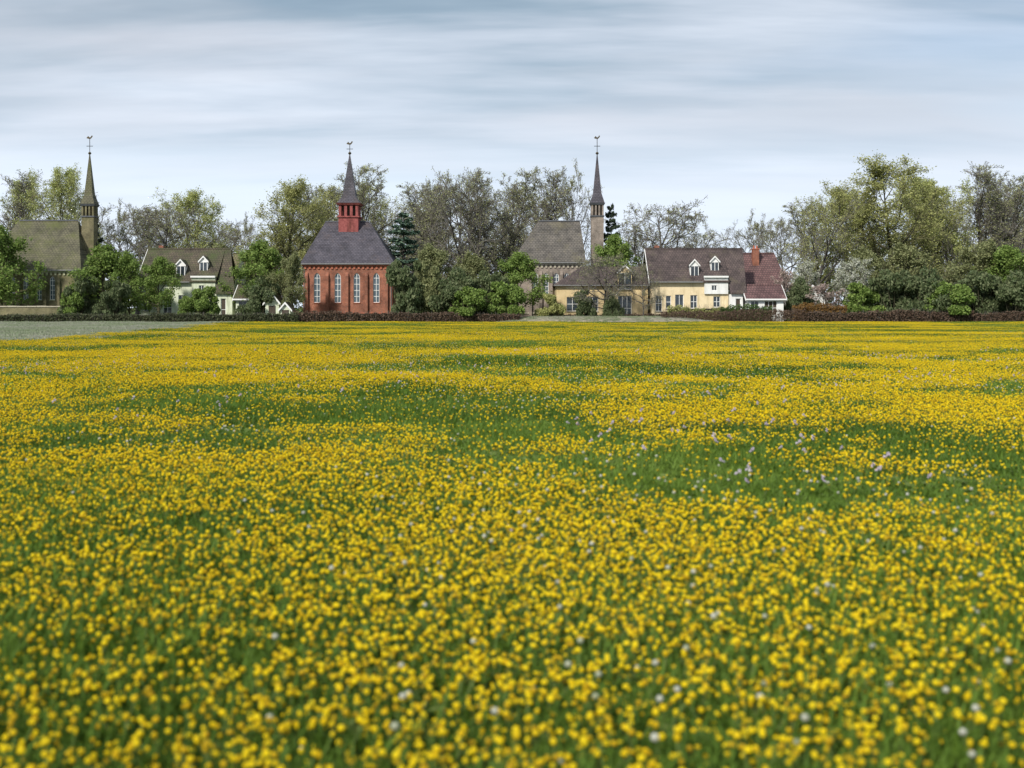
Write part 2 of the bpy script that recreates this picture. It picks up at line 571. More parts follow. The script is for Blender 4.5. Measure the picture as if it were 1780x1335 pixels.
# ------------------------------------------------------------------ buildings: pieces
def wall_front(x0, x1, z0, z1, y, ops, depth=0.22):
    """front wall skin in the plane y with real openings and reveals.
    ops: (xc, w, zb, zt, kind) kind 'rect' or 'lancet' (zt = apex), all in one row"""
    mb = MB()
    ops = sorted(ops)
    cur = x0
    for (xc, w, zb, zt, kind) in ops:
        a, b = xc - w / 2, xc + w / 2
        mb.poly([(cur, y, z0), (a, y, z0), (a, y, z1), (cur, y, z1)])
        mb.poly([(a, y, z0), (b, y, z0), (b, y, zb), (a, y, zb)])
        arc = arch(a, b, zt, kind)
        mb.poly([(p[0], y, p[1]) for p in arc] + [(b, y, z1), (a, y, z1)])
        loop = [(a, zb)] + arc + [(b, zb)]
        for k in range(len(loop)):
            p, q = loop[k], loop[(k + 1) % len(loop)]
            mb.poly([(p[0], y, p[1]), (q[0], y, q[1]), (q[0], y + depth, q[1]), (p[0], y + depth, p[1])])
        cur = b
    mb.poly([(cur, y, z0), (x1, y, z0), (x1, y, z1), (cur, y, z1)])
    return mb


def arch(a, b, zt, kind):
    """top edge of an opening from left to right"""
    w = b - a
    if kind == 'rect':
        return [(a, zt), (b, zt)]
    zs = zt - w * 0.86            # springing line of a pointed arch
    pts = []
    for k in range(7):
        t = math.radians(60) * k / 6
        pts.append((b - w * math.cos(t), zs + w * math.sin(t)))
    right = [(a + b - p[0], p[1]) for p in pts[:-1]]
    return pts + right[::-1]


def window(parent, xc, w, zb, zt, kind, y, glass, frame, depth=0.16, bars=(1, 2), fw=0.07, sill=None, name='window'):
    a, b = xc - w / 2, xc + w / 2
    arc = arch(a, b, zt, kind)
    yy = y + depth
    win = MB().poly([(a, yy, zb)] + [(b, yy, zb)] + [(p[0], yy, p[1]) for p in arc[::-1]]).build(name, glass, parent)
    fm = MB()
    loop = [(a, zb)] + arc + [(b, zb)]
    cx, cz = xc, (zb + zt) / 2
    for k in range(len(loop)):
        p, q = loop[k], loop[(k + 1) % len(loop)]
        def inn(r):
            sx = (w / 2 - fw) / (w / 2)
            szz = ((zt - zb) / 2 - fw) / ((zt - zb) / 2)
            return (cx + (r[0] - cx) * sx, cz + (r[1] - cz) * szz)
        pi, qi = inn(p), inn(q)
        y0, y1 = yy - 0.05, yy - 0.004
        for (u, v, s, t) in ((p, q, qi, pi),):
            fm.poly([(u[0], y0, u[1]), (v[0], y0, v[1]), (s[0], y0, s[1]), (t[0], y0, t[1])])
            fm.poly([(t[0], y0, t[1]), (s[0], y0, s[1]), (s[0], y1, s[1]), (t[0], y1, t[1])])
    nv, nh = bars
    zs = zt - (w * 0.86 if kind == 'lancet' else 0)
    for i in range(nv):
        x = a + w * (i + 1) / (nv + 1)
        top = zt - fw if (kind == 'rect' or nv == 1) else zs + w * 0.5
        fm.box(x - 0.03, x + 0.03, yy - 0.045, yy - 0.006, zb + fw, top)
    for i in range(nh):
        z = zb + (zs - zb) * (i + 1) / (nh + (1 if kind == 'rect' else 0))
        fm.box(a + fw, b - fw, yy - 0.043, yy - 0.008, z - 0.03, z + 0.03)
    fm.build('frame', frame, win)
    if sill is not None:
        MB().box(a - 0.06, b + 0.06, y - 0.09, y + depth, zb - 0.10, zb - 0.003).build('sill', sill, win)
    return win


def roof_solid(x0, x1, y0, y1, ze, rx0, rx1, ry, zr, th=0.14):
    """gabled or hipped roof slab set over an eave rectangle"""
    mb = MB()
    E = [(x0, y0, ze), (x1, y0, ze), (x1, y1, ze), (x0, y1, ze)]
    A, B = (rx0, ry, zr), (rx1, ry, zr)
    up = lambda p: (p[0], p[1], p[2] + th)
    e = [up(p) for p in E]
    a, b = up(A), up(B)
    mb.poly([e[0], e[1], b, a])
    mb.poly([e[2], e[3], a, b])
    mb.poly([e[1], e[2], b])
    mb.poly([e[3], e[0], a])
    mb.poly([E[1], E[0], A, B])
    mb.poly([E[3], E[2], B, A])
    mb.poly([E[2], E[1], B])
    mb.poly([E[0], E[3], A])
    for i in range(4):
        p, q = E[i], E[(i + 1) % 4]
        mb.poly([p, q, up(q), up(p)])
    return mb


def ridge_caps(parent, mat, x0, x1, y, z, step=0.45):
    mb = MB()
    n = max(2, int((x1 - x0) / step))
    for i in range(n):
        a, b = x0 + (x1 - x0) * i / n, x0 + (x1 - x0) * (i + 0.96) / n
        mb.prism([(a, y - 0.16, z), (b, y - 0.16, z), (b, y + 0.16, z), (a, y + 0.16, z)],
                 [(a, y - 0.06, z + 0.12 + 0.02 * (i % 2)), (b, y - 0.06, z + 0.12 + 0.02 * (i % 2)), (b, y + 0.06, z + 0.12 + 0.02 * (i % 2)), (a, y + 0.06, z + 0.12 + 0.02 * (i % 2))])
    return mb.build('ridge_tiles', mat, parent)


def body(parent, mat, x0, x1, y0, y1, z0, z1, ops, name='wall', gable=None):
    """four walls; the front has the openings; gable=(side list, ridge y, ridge z) closes gable ends"""
    mb = wall_front(x0, x1, z0, z1, y0, ops)
    mb.poly([(x1, y0, z0), (x1, y1, z0), (x1, y1, z1), (x1, y0, z1)])
    mb.poly([(x0, y1, z0), (x0, y0, z0), (x0, y0, z1), (x0, y1, z1)])
    mb.poly([(x1, y1, z0), (x0, y1, z0), (x0, y1, z1), (x1, y1, z1)])
    if gable:
        for s in gable[0]:
            x = x1 if s == 'R' else x0
            mb.poly([(x, y0, z1), (x, y1, z1), (x, gable[1], gable[2])])
    return mb.build(name, mat, parent)


def turret(parent, cx, cy, z0, zl, zs, za, w, wallm, roofm, ledgem, posts=True, vane=True, vz=None, ground=False):
    """square bell turret: base, open belfry with posts, eaves ledge, slender spire, ball and weathervane"""
    h = w / 2
    zb = z0 + (zl - z0) * 0.38
    MB().box(cx - h, cx + h, cy - h, cy + h, (z0 - 2.5) if not ground else -0.1, zb).build('turret_base', wallm, parent)
    bel = MB()
    if posts:
        pw = w * 0.14
        for k in range(4):
            for (dx, dy) in ((-h + pw / 2 + k * (w - pw) / 3, -h + pw / 2), (-h + pw / 2 + k * (w - pw) / 3, h - pw / 2)):
                bel.box(cx + dx - pw / 2, cx + dx + pw / 2, cy + dy - pw / 2, cy + dy + pw / 2, zb + 0.003, zl - 0.003)
        for dy in (-w / 6, w / 6):
            for s in (-1, 1):
                bel.box(cx + s * (h - pw / 2) - pw / 2, cx + s * (h - pw / 2) + pw / 2, cy + dy - pw / 2, cy + dy + pw / 2, zb + 0.003, zl - 0.003)
    bo = bel.build('belfry_posts', wallm, parent)
    MB().box(cx - h * 0.62, cx + h * 0.62, cy - h * 0.62, cy + h * 0.62, zb + 0.003, zl - 0.003).build('belfry_louvre', M['wooddark'], parent)
    MB().box(cx - h * 1.12, cx + h * 1.12, cy - h * 1.12, cy + h * 1.12, zb - 0.09, zb + 0.09).build('sill_band', ledgem, bo)
    led = MB()
    led.prism([(cx - h * 1.1, cy - h * 1.1, zl), (cx + h * 1.1, cy - h * 1.1, zl), (cx + h * 1.1, cy + h * 1.1, zl), (cx - h * 1.1, cy + h * 1.1, zl)],
              [(cx - h * 1.26, cy - h * 1.26, zl + 0.28), (cx + h * 1.26, cy - h * 1.26, zl + 0.28), (cx + h * 1.26, cy + h * 1.26, zl + 0.28), (cx - h * 1.26, cy + h * 1.26, zl + 0.28)])
    led.build('eaves_ledge', ledgem, parent)
    sp = MB()
    s1 = [(-1, -1), (1, -1), (1, 1), (-1, 1)]
    q = lambda r, z: [(cx + a * r, cy + b * r, z) for a, b in s1]
    sp.prism(q(h * 1.15, zl + 0.283), q(h * 0.66, zs))
    sp.prism(q(h * 0.66, zs + 0.002), q(0.05, za))
    so = sp.build('spire', roofm, parent)
    if vane:
        vz = vz or za + 2.2
        mb = MB().bar((cx, cy, za - 0.1), (cx, cy, vz), 0.045)
        mb.bar((cx - 0.42, cy, za + (vz - za) * 0.5), (cx + 0.42, cy, za + (vz - za) * 0.5), 0.04)
        rod = mb.build('vane_rod', M['iron'], parent)
        MB().ring(cx, cy, za - 0.05, 0.10, za + 0.12, 0.24, 8).ring(cx, cy, za + 0.121, 0.24, za + 0.30, 0.10, 8).build('ball', M['gold'], rod)
        c = MB()
        pts = [(-0.45, 0.0), (-0.2, 0.28), (-0.05, 0.1), (0.12, 0.12), (0.25, 0.34), (0.42, 0.3), (0.28, 0.05), (0.1, -0.12), (-0.2, -0.1)]
        c.prism([(cx + p[0], cy - 0.025, vz + p[1]) for p in pts], [(cx + p[0], cy + 0.025, vz + p[1]) for p in pts])
        c.build('weathercock', M['gold'], rod)


def church(name, label, Y, px0, px1, py_eave, rpx0, rpx1, py_ridge, wins, win_py, wallm, roofm, trimm, trpx, tr, tur_mats, gable=''):
    x0, x1 = X(px0, Y), X(px1, Y)
    dep = 9.5
    root = empty(name, ((x0 + x1) / 2, Y + dep / 2, 0), label, 'church')
    ox, oy = root.location.x, root.location.y
    lx = lambda px, yy=Y: X(px, yy) - ox
    ly = lambda yy: yy - oy
    ze = Z(py_eave, Y)
    Yr = Y + dep / 2
    zr = Z(py_ridge, Yr)
    zb, zt = Z(win_py[1], Y), Z(win_py[0], Y)
    w = win_py[2] * Y / F
    ops = [(lx(p), w, zb, zt, 'lancet') for p in wins]
    body(root, wallm, x0 - ox, x1 - ox, ly(Y), ly(Y + dep), -0.1, ze, ops)
    for (xc, ww, a, b, k) in ops:
        window(root, xc, ww, a, b, k, ly(Y), M['glass_blue'], M['white'], bars=(1, 4), fw=0.06, sill=trimm)
    # buttresses between the windows
    xs = [o[0] for o in ops]
    gaps = [xs[0] - (xs[1] - xs[0]) / 2] + [(xs[i] + xs[i + 1]) / 2 for i in range(len(xs) - 1)] + [xs[-1] + (xs[1] - xs[0]) / 2]
    for g in gaps:
        b = MB().box(g - 0.19, g + 0.19, ly(Y) - 0.32, ly(Y) - 0.003, -0.1, ze - 1.7)
        b.prism([(g - 0.19, ly(Y) - 0.32, ze - 1.698), (g + 0.19, ly(Y) - 0.32, ze - 1.698), (g + 0.19, ly(Y) - 0.004, ze - 1.698), (g - 0.19, ly(Y) - 0.004, ze - 1.698)],
                [(g - 0.19, ly(Y) - 0.03, ze - 1.2), (g + 0.19, ly(Y) - 0.03, ze - 1.2), (g + 0.19, ly(Y) - 0.005, ze - 1.2), (g - 0.19, ly(Y) - 0.005, ze - 1.2)])
        b.build('buttress', wallm, root)
    MB().box(x0 - ox - 0.12, x1 - ox + 0.12, ly(Y) - 0.10, ly(Y) - 0.004, 0.9, 1.1).build('plinth_band', trimm, root)
    c = MB().box(x0 - ox - 0.1, x1 - ox + 0.1, ly(Y) - 0.16, ly(Y) - 0.004, ze - 0.42, ze - 0.22)
    n = int((x1 - x0) / 0.55)
    for i in range(n):
        a = x0 - ox + (x1 - x0) * (i + 0.25) / n
        c.box(a, a + 0.26, ly(Y) - 0.12, ly(Y) - 0.005, ze - 0.8, ze - 0.423)
    c.build('cornice', trimm, root)
    ov = 0.35
    rx0, rx1 = lx(rpx0, Yr), lx(rpx1, Yr)
    if 'R' in gable:
        rx1 = x1 - ox + 0.2
    ro = roof_solid(x0 - ox - ov, x1 - ox + (0.2 if 'R' in gable else ov), ly(Y) - ov, ly(Y + dep) + ov, ze - 0.2, rx0, rx1, ly(Yr), zr).build('roof', roofm, root)
    if 'R' in gable:
        g = MB()
        xx = x1 - ox
        g.prism([(xx, ly(Y), ze), (xx, ly(Y + dep), ze), (xx, ly(Yr), zr)], [(xx + 0.12, ly(Y), ze), (xx + 0.12, ly(Y + dep), ze), (xx + 0.12, ly(Yr), zr)])
        g.build('gable_wall', wallm, root)
    ridge_caps(ro, trimm if name == 'x' else M['lead'], rx0, rx1, ly(Yr), zr + 0.1)
    MB().box(x0 - ox - ov, x1 - ox + ov, ly(Y) - ov - 0.13, ly(Y) - ov - 0.004, ze - 0.2, ze - 0.07).build('gutter', M['gutter'], ro)
    for xx in (x0 - ox + 0.15, x1 - ox - 0.15):
        MB().bar((xx, ly(Y) - 0.07, 0), (xx, ly(Y) - 0.07, ze - 0.45), 0.05).build('downpipe', M['gutter'], root)
    t0, tl, ts, ta, tv, tw = tr
    turret(root, lx(trpx, Yr), ly(Yr), Z(t0, Yr), Z(tl, Yr), Z(ts, Yr), Z(ta, Yr), tw * Yr / F, *tur_mats, vz=Z(tv, Yr), ground=trpx > 1000 or trpx < 200)
    return root


church('brick_church', 'olive brick church with mossy slate roof and dark spire at the far left', 150, -34, 138, 468, 34, 136, 385,
       [22, 45, 68, 91], (480, 521, 9), M['brick_olive'], M['slate_olive'], M['stone_olive'], 156, (388, 359, 338, 268, 240, 21),
       (M['brick_olive'], M['slate_olive'], M['lead']))
church('brick_church', 'red brick church with slate hipped roof and red painted belfry', 148, 527, 682, 457, 566, 642, 387,
       [551, 587, 620, 654], (474, 526, 11), M['brick_red'], M['slate'], M['stone_red'], 608, (390, 358, 342, 268, 250, 34),
       (M['redpaint'], M['slate'], M['redpaint']))
church('brick_church', 'grey brick church with brown slate roof and slate spire beside the cream house', 152, 893, 1014, 455, 936, 1008, 386,
       [931, 949, 967, 985], (474, 514, 9), M['brick_grey'], M['slate_brown'], M['stone'], 1038, (388, 357, 336, 268, 240, 21),
       (M['brick_grey'], M['slate'], M['lead']))


def dormer(root, lx, ly, Y, xc, w, zb, zt, zg, frontY, backY, wallm, roofm, tall=False):
    """small roof window: white cheeks, casement, little gabled roof"""
    d = MB().box(xc - w / 2, xc + w / 2, frontY + 0.05, backY, zb, zt).build('dormer', wallm, root)
    d.name = 'dormer'
    # front gable and roof
    g = MB()
    g.prism([(xc - w / 2, frontY + 0.05, zt + 0.002), (xc + w / 2, frontY + 0.05, zt + 0.002), (xc, frontY + 0.05, zg)][::-1],
            [(xc - w / 2, frontY + 0.25, zt + 0.002), (xc + w / 2, frontY + 0.25, zt + 0.002), (xc, frontY + 0.25, zg)][::-1])
    g.build('gable', wallm, d)
    r = MB()
    o = 0.14
    for s in (-1, 1):
        p = [(xc + s * (w / 2 + o), frontY - 0.1, zt - 0.05), (xc, frontY - 0.1, zg + 0.06), (xc, backY, zg + 0.06), (xc + s * (w / 2 + o), backY, zt - 0.05)]
        q = [(a[0], a[1], a[2] + 0.1) for a in p]
        r.prism(p if s < 0 else p[::-1], q if s < 0 else q[::-1])
    r.build('dormer_roof', roofm, d)
    b = MB()
    for s in (-1, 1):
        p = [(xc + s * (w / 2 + o + 0.02), frontY - 0.14, zt - 0.14), (xc, frontY - 0.14, zg - 0.02), (xc, frontY - 0.14, zg + 0.19), (xc + s * (w / 2 + o + 0.02), frontY - 0.14, zt + 0.07)]
        q = [(a[0], frontY - 0.103, a[2]) for a in p]
        b.prism(p, q)
    b.build('bargeboard', M['white'], d)
    wz0, wz1 = zb + 0.12, zt - 0.08
    MB().box(xc - w / 2 + 0.1, xc + w / 2 - 0.1, frontY + 0.02, frontY + 0.046, wz0, wz1).build('pane', M['glass'], d)
    f = MB()
    f.box(xc - 0.035, xc + 0.035, frontY - 0.01, frontY + 0.018, wz0, wz1)
    for (a, c) in ((wz0 - 0.06, wz0), (wz1, wz1 + 0.05)):
        f.box(xc - w / 2 + 0.04, xc + w / 2 - 0.04, frontY - 0.01, frontY + 0.019, a, c)
    f.build('frame', M['white'], d)


def farmhouse(dx, label, Y, wallm, baym, roofm, lowroofm, wing=None):
    root = empty('farmhouse', (X(1200 + dx, Y), Y + 4.5, 0), label, 'house')
    ox, oy = root.location.x, root.location.y
    L = lambda px, yy=Y: X(px + dx, yy) - ox
    ly = lambda yy: yy - oy
    dep = 9.0
    ze = Z(488, Y)
    Yr = Y + dep / 2
    zr = Z(434, Yr)
    zz = lambda py: Z(py, Y)
    pxm = Y / F
    # main range: ground floor row of openings
    ops = [(L(1145), 11 * pxm, zz(541), zz(514), 'rect'), (L(1162), 9 * pxm, zz(536), zz(514), 'rect'), (L(1181), 15 * pxm, 0.05, zz(512), 'rect'),
           (L(1206), 12 * pxm, zz(536), zz(513), 'rect'), (L(1246), 12 * pxm, zz(534), zz(515), 'rect')]
    x0, x1 = L(1133), L(1266)
    body(root, wallm, x0, x1, ly(Y), ly(Y + dep), -0.1, ze, ops, gable=(['L'], ly(Yr), zr))
    for i, o in enumerate(ops):
        if i == 2:
            window(root, *o, ly(Y), M['glass'], M['white'], bars=(1, 1), fw=0.07, name='garden_door')
        else:
            window(root, *o, ly(Y), M['glass'], M['white'], bars=(1, 1) if o[1] > 0.75 else (0, 1), fw=0.06, sill=M['stone'])
    # white boarded upper bay
    bx0, bx1, bz0, bz1 = L(1224), L(1265), zz(511), zz(481)
    by = ly(Y) - 0.25
    bay = wall_front(bx0, bx1, bz0, bz1, by, [(L(1241), 9 * pxm, zz(505), zz(496), 'rect')], 0.15)
    bay.poly([(bx0, ly(Y) - 0.004, bz0), (bx0, by, bz0), (bx0, by, bz1), (bx0, ly(Y) - 0.004, bz1)])
    bay.poly([(bx1, by, bz0), (bx1, ly(Y) - 0.004, bz0), (bx1, ly(Y) - 0.004, bz1), (bx1, by, bz1)])
    bay.poly([(bx0, by, bz0), (bx0, ly(Y), bz0), (bx1, ly(Y), bz0), (bx1, by, bz0)])
    bay.poly([(bx0, by, bz1), (bx1, by, bz1), (bx1, ly(Y) + 1.0, bz1 + 0.2), (bx0, ly(Y) + 1.0, bz1 + 0.2)])
    bo = bay.build('upper_bay', baym, root)
    window(bo, L(1241), 9 * pxm, zz(505), zz(496), 'rect', by, M['glass'], M['white'], depth=0.12, bars=(1, 0), fw=0.05)
    MB().box(bx0 - 0.1, bx1 + 0.02, by - 0.25, by - 0.003, bz1 - 0.12, bz1 + 0.1).build('fascia', M['white'], bo)
    # roof
    rx1 = L(1290, Yr)
    ro = roof_solid(x0 - 0.35, x1 + 0.05, ly(Y) - 0.4, ly(Y + dep) + 0.4, ze - 0.22, x0 - 0.35, x1 + 0.05, ly(Yr), zr).build('roof', roofm, root)
    ridge_caps(ro, roofm, x0 - 0.35, rx1, ly(Yr), zr + 0.1)
    MB().box(x0 - 0.35, bx0 - 0.2, ly(Y) - 0.54, ly(Y) - 0.404, ze - 0.24, ze - 0.10).build('gutter', M['gutter'], ro)
    vb = MB()
    for (ya, yb) in ((ly(Y) - 0.4, ly(Yr)), (ly(Y + dep) + 0.4, ly(Yr))):
        p = [(x0 - 0.42, ya, ze - 0.42), (x0 - 0.42, yb, zr - 0.2), (x0 - 0.42, yb, zr + 0.1), (x0 - 0.42, ya, ze - 0.12)]
        vb.prism(p, [(a[0] + 0.065, a[1], a[2]) for a in p])
    vb.build('verge_board', M['white'], ro)
    # catslide end: the roof sweeps lower over a lean-to
    cx0, cx1, cx2 = x1 + 0.06, L(1291, Yr), L(1298, Y - 1.2)
    cy, cz = ly(Y) - 1.2, Z(511, Y - 1.2)
    p = [(cx0, cy, cz), (cx2, cy, cz), (cx1, ly(Yr), zr), (cx0, ly(Yr), zr)]
    cs = MB().prism(p, [(a[0], a[1], a[2] + 0.15) for a in p])
    q = [(cx0, ly(Yr) + 0.002, zr), (cx1, ly(Yr) + 0.002, zr), (cx1 + 0.3, ly(Y + dep), cz + 1), (cx0, ly(Y + dep), cz + 1)]
    cs.prism(q, [(a[0], a[1], a[2] + 0.15) for a in q])
    cs.build('catslide_roof', roofm, root)
    lw = body(root, baym, cx0, cx2 - 0.4, cy + 0.35, ly(Y + dep) - 0.4, -0.1, cz - 0.02,
              [(L(1281), 9 * pxm, 0.05, zz(519), 'rect')], name='lean_to_wall', gable=(['R'], ly(Yr), zr - 0.25))
    window(lw, L(1281), 9 * pxm, 0.05, zz(519), 'rect', cy + 0.35, M['wooddark'], M['white'], bars=(0, 1), fw=0.08, name='door')
    # two dormers on the front slope
    def slope_y(z):
        return ly(Y) - 0.4 + (z - (ze - 0.08)) / (zr + 0.14 - (ze - 0.08)) * (ly(Yr) - ly(Y) + 0.4)
    for (pc, pt, pm, pb, wpx) in ((1206, 453, 462, 478, 15), (1243, 447, 455, 469, 14)):
        zb_ = Z(pb, Y + 0.8)
        dormer(root, L, ly, Y, L(pc, Y + 1), wpx * pxm, zb_ - 0.25, Z(pm, Y + 1), Z(pt, Y + 1), slope_y(zb_) - 0.1, slope_y(zb_) + 2.4, M['white'], roofm)
    ch = MB().box(L(1150) - 0.3, L(1150) + 0.3, ly(Yr) + 0.2, ly(Yr) + 0.8, zr - 0.6, zr + 0.55).build('chimney', M['brick_red'], ro)
    MB().box(L(1150) - 0.36, L(1150) + 0.36, ly(Yr) + 0.14, ly(Yr) + 0.86, zr + 0.553, zr + 0.66).build('chimney_cap', M['stone'], ch) if False else None
    if wing:
        wm = wing
        wx0, wx1 = L(968), x0 - 0.36
        Yw = Y + 1.2
        zwe = Z(494, Yw)
        zwr = Z(465, Yw + 3.6)
        wops = [(L(995, Yw), 20 * pxm, zz(541), zz(516), 'rect'), (L(1030, Yw), 20 * pxm, zz(541), zz(516), 'rect'), (L(1086, Yw), 24 * pxm, 0.05, zz(514), 'rect')]
        wg = body(root, wm, wx0, wx1, ly(Yw), ly(Yw + 7.2), -0.1, zwe, wops, name='wing_wall')
        for i, o in enumerate(wops):
            window(wg, *o, ly(Yw), M['glass'], M['white'], bars=(1, 1) if i < 2 else (2, 1), fw=0.07, sill=M['stone'] if i < 2 else None)
        wr = roof_solid(wx0 - 0.35, wx1 + 0.3, ly(Yw) - 0.35, ly(Yw + 7.2) + 0.35, zwe - 0.2, wx0 + 3.4, wx1 + 0.3, ly(Yw + 3.6), zwr).build('wing_roof', roofm, root)
        MB().box(wx0 - 0.35, wx1 + 0.3, ly(Yw) - 0.49, ly(Yw) - 0.354, zwe - 0.22, zwe - 0.09).build('gutter', M['gutter'], wr)
        dormer(root, L, ly, Y, L(1086, Yw), 24 * pxm, Z(504, Yw), Z(474, Yw), Z(463, Yw), ly(Yw) - 0.25, ly(Yw) + 3.0, wm, roofm)
    return root


farmhouse(0, 'cream rendered house with dark tiled roof, two white dormers and a tan wing', 145, M['cream'], M['white_wall'], M['tile_dark'], M['tile_red'], wing=M['tan'])
farmhouse(-890, 'lime washed white house with mossy tiled roof behind the green trees', 147, M['lime_wall'], M['lime_wall'], M['tile_moss'], M['tile_olive'])


def cottage(dx, label, Y, wallm, roofm, chim):
    root = empty('cottage', (X(1322 + dx, Y), Y + 4, 0), label, 'house')
    ox, oy = root.location.x, root.location.y
    L = lambda px, yy=Y: X(px + dx, yy) - ox
    ly = lambda yy: yy - oy
    dep, Yr = 8.0, Y + 4
    ze, zr = Z(500, Y), Z(442, Yr)
    x0, x1 = L(1287), L(1366)
    op = [(L(1330), 10 * Y / F, Z(530, Y), Z(512, Y), 'rect'), (L(1350), 10 * Y / F, Z(530, Y), Z(512, Y), 'rect')]
    body(root, wallm, x0, x1, ly(Y), ly(Y + dep), -0.1, ze, op, gable=(['L'], ly(Yr), zr))
    for o in op:
        window(root, *o, ly(Y), M['glass'], M['white'], bars=(1, 1), sill=M['stone'])
    ro = roof_solid(x0 - 0.3, x1 + 0.4, ly(Y) - 0.4, ly(Y + dep) + 0.4, ze - 0.2, x0 - 0.3, L(1346, Yr), ly(Yr), zr).build('roof', roofm, root)
    ridge_caps(ro, roofm, x0 - 0.3, L(1346, Yr), ly(Yr), zr + 0.1)
    MB().box(x0 - 0.3, x1 + 0.4, ly(Y) - 0.54, ly(Y) - 0.404, ze - 0.22, ze - 0.09).build('gutter', M['gutter'], ro)
    if chim:
        c = L(1313, Y + 2.8)
        yc = ly(Y + 2.8)
        ch = MB().box(c - 0.42, c + 0.42, yc - 0.4, yc + 0.4, Z(470, Y + 2.8), Z(434, Y + 2.8)).build('chimney', M['brick_red'], root)
        MB().box(c - 0.5, c + 0.5, yc - 0.48, yc + 0.48, Z(434, Y + 2.8) + 0.003, Z(434, Y + 2.8) + 0.14).build('chimney_cap', M['stone_red'], ch)
        for s in (-0.2, 0.2):
            MB().ring(c + s, yc, Z(434, Y + 2.8) + 0.143, 0.13, Z(434, Y + 2.8) + 0.55, 0.11, 8).build('chimney_pot', M['stone_red'], ch)
    return root


cottage(0, 'house with red brown tiled roof and red brick chimney right of the cream house', 151, M['white_wall'], M['tile_red'], True)
cottage(-890, 'house with olive tiled roof right of the lime washed house', 153, M['lime_wall'], M['tile_olive'], False)


def outbuilding(dx, label, Y, wallm, roofm):
    root = empty('outbuilding', (X(1331 + dx, Y), Y + 2.5, 0), label, 'outbuilding')
    ox, oy = root.location.x, root.location.y
    L = lambda px, yy=Y: X(px + dx, yy) - ox
    ly = lambda yy: yy - oy
    ze, zr = Z(519, Y), Z(497, Y + 2.5)
    x0, x1 = L(1300), L(1362)
    op = [(L(1312), 14 * Y / F, 0.8, Z(523, Y), 'rect'), (L(1340), 22 * Y / F, 0.8, Z(523, Y), 'rect')]
    body(root, wallm, x0, x1, ly(Y), ly(Y + 5), -0.1, ze, op, gable=(['L', 'R'], ly(Y + 2.5), zr))
    for i, o in enumerate(op):
        window(root, *o, ly(Y), M['glass'] if i == 0 else M['wooddark'], M['white'], bars=(1, 0) if i == 0 else (2, 1), sill=M['stone'] if i == 0 else None, name='window' if i == 0 else 'shutter')
    ro = roof_solid(x0 - 0.3, x1 + 0.3, ly(Y) - 0.35, ly(Y + 5) + 0.35, ze - 0.15, x0 - 0.3, x1 + 0.3, ly(Y + 2.5), zr).build('roof', roofm, root)
    ridge_caps(ro, roofm, x0 - 0.3, x1 + 0.3, ly(Y + 2.5), zr + 0.1)
    vb = MB()
    for xx in (x0 - 0.37, x1 + 0.305):
        for (ya, yb) in ((ly(Y) - 0.35, ly(Y + 2.5)), (ly(Y + 5) + 0.35, ly(Y + 2.5))):
            p = [(xx, ya, ze - 0.3), (xx, yb, zr - 0.12), (xx, yb, zr + 0.14), (xx, ya, ze - 0.04)]
            vb.prism(p, [(a[0] + 0.065, a[1], a[2]) for a in p])
    vb.build('verge_board', M['white'], ro)
    f = MB().box(x0 - 0.3, x1 + 0.3, ly(Y) - 0.43, ly(Y) - 0.354, ze - 0.2, ze - 0.02).build('fascia', M['white'], ro)
    return root


outbuilding(0, 'low white outbuilding with red brown roof in front of the red roofed house', 143, M['white_wall'], M['tile_red'])
outbuilding(-890, 'low white outbuilding with dark mossy roof at the right end of the white house', 144, M['lime_wall'], M['tile_moss'])


def shed(px, w, py_apex, py_eave, Y, label, wallm, roofm, depth=3.5):
    """small shed seen gable on"""
    x = X(px, Y)
    hw = w / 2 * Y / F
    root = empty('shed', (x, Y + depth / 2, 0), label, 'shed')
    za, ze = Z(py_apex, Y), Z(py_eave, Y)
    d0, d1 = -depth / 2, depth / 2
    MB().prism([(-hw, d0, -0.1), (hw, d0, -0.1), (hw, d0, ze), (0, d0, za), (-hw, d0, ze)],
               [(-hw, d1, -0.1), (hw, d1, -0.1), (hw, d1, ze), (0, d1, za), (-hw, d1, ze)]).build('wall', wallm, root)
    r = MB()
    for s in (-1, 1):
        p = [(s * (hw + 0.25), d0 - 0.2, ze - 0.22), (0, d0 - 0.2, za + 0.03), (0, d1 + 0.2, za + 0.03), (s * (hw + 0.25), d1 + 0.2, ze - 0.22)]
        q = [(a[0], a[1], a[2] + 0.12) for a in p]
        r.prism(p if s < 0 else p[::-1], q if s < 0 else q[::-1])
    r.build('roof', roofm, root)
    b = MB()
    for s in (-1, 1):
        p = [(s * (hw + 0.27), d0 - 0.26, ze - 0.33), (0, d0 - 0.26, za - 0.1), (0, d0 - 0.26, za + 0.17), (s * (hw + 0.27), d0 - 0.26, ze - 0.06)]
        b.prism(p, [(a[0], d0 - 0.203, a[2]) for a in p])
    b.build('bargeboard', M['white'], root)
    dd = MB().box(-0.42, 0.42, d0 - 0.05, d0 - 0.003, 0.02, min(1.95, ze - 0.05)).build('door', M['wooddark'], root)
    MB().box(0.28, 0.34, d0 - 0.10, d0 - 0.053, 0.95, 1.1).build('handle', M['iron'], dd)


shed(473, 24, 511, 527, 141, 'garden shed with white gable, taller of two left of the red church', M['lime_wall'], M['tile_moss'])
shed(496, 17, 527, 538, 139, 'tiny white gabled hut, lower of two left of the red church', M['lime_wall'], M['tile_moss'], 2.2)
shed(1412, 44, 497, 520, 150, 'white gabled shed among blossom right of the red roofed house', M['white_wall'], M['tile_red'], 5)


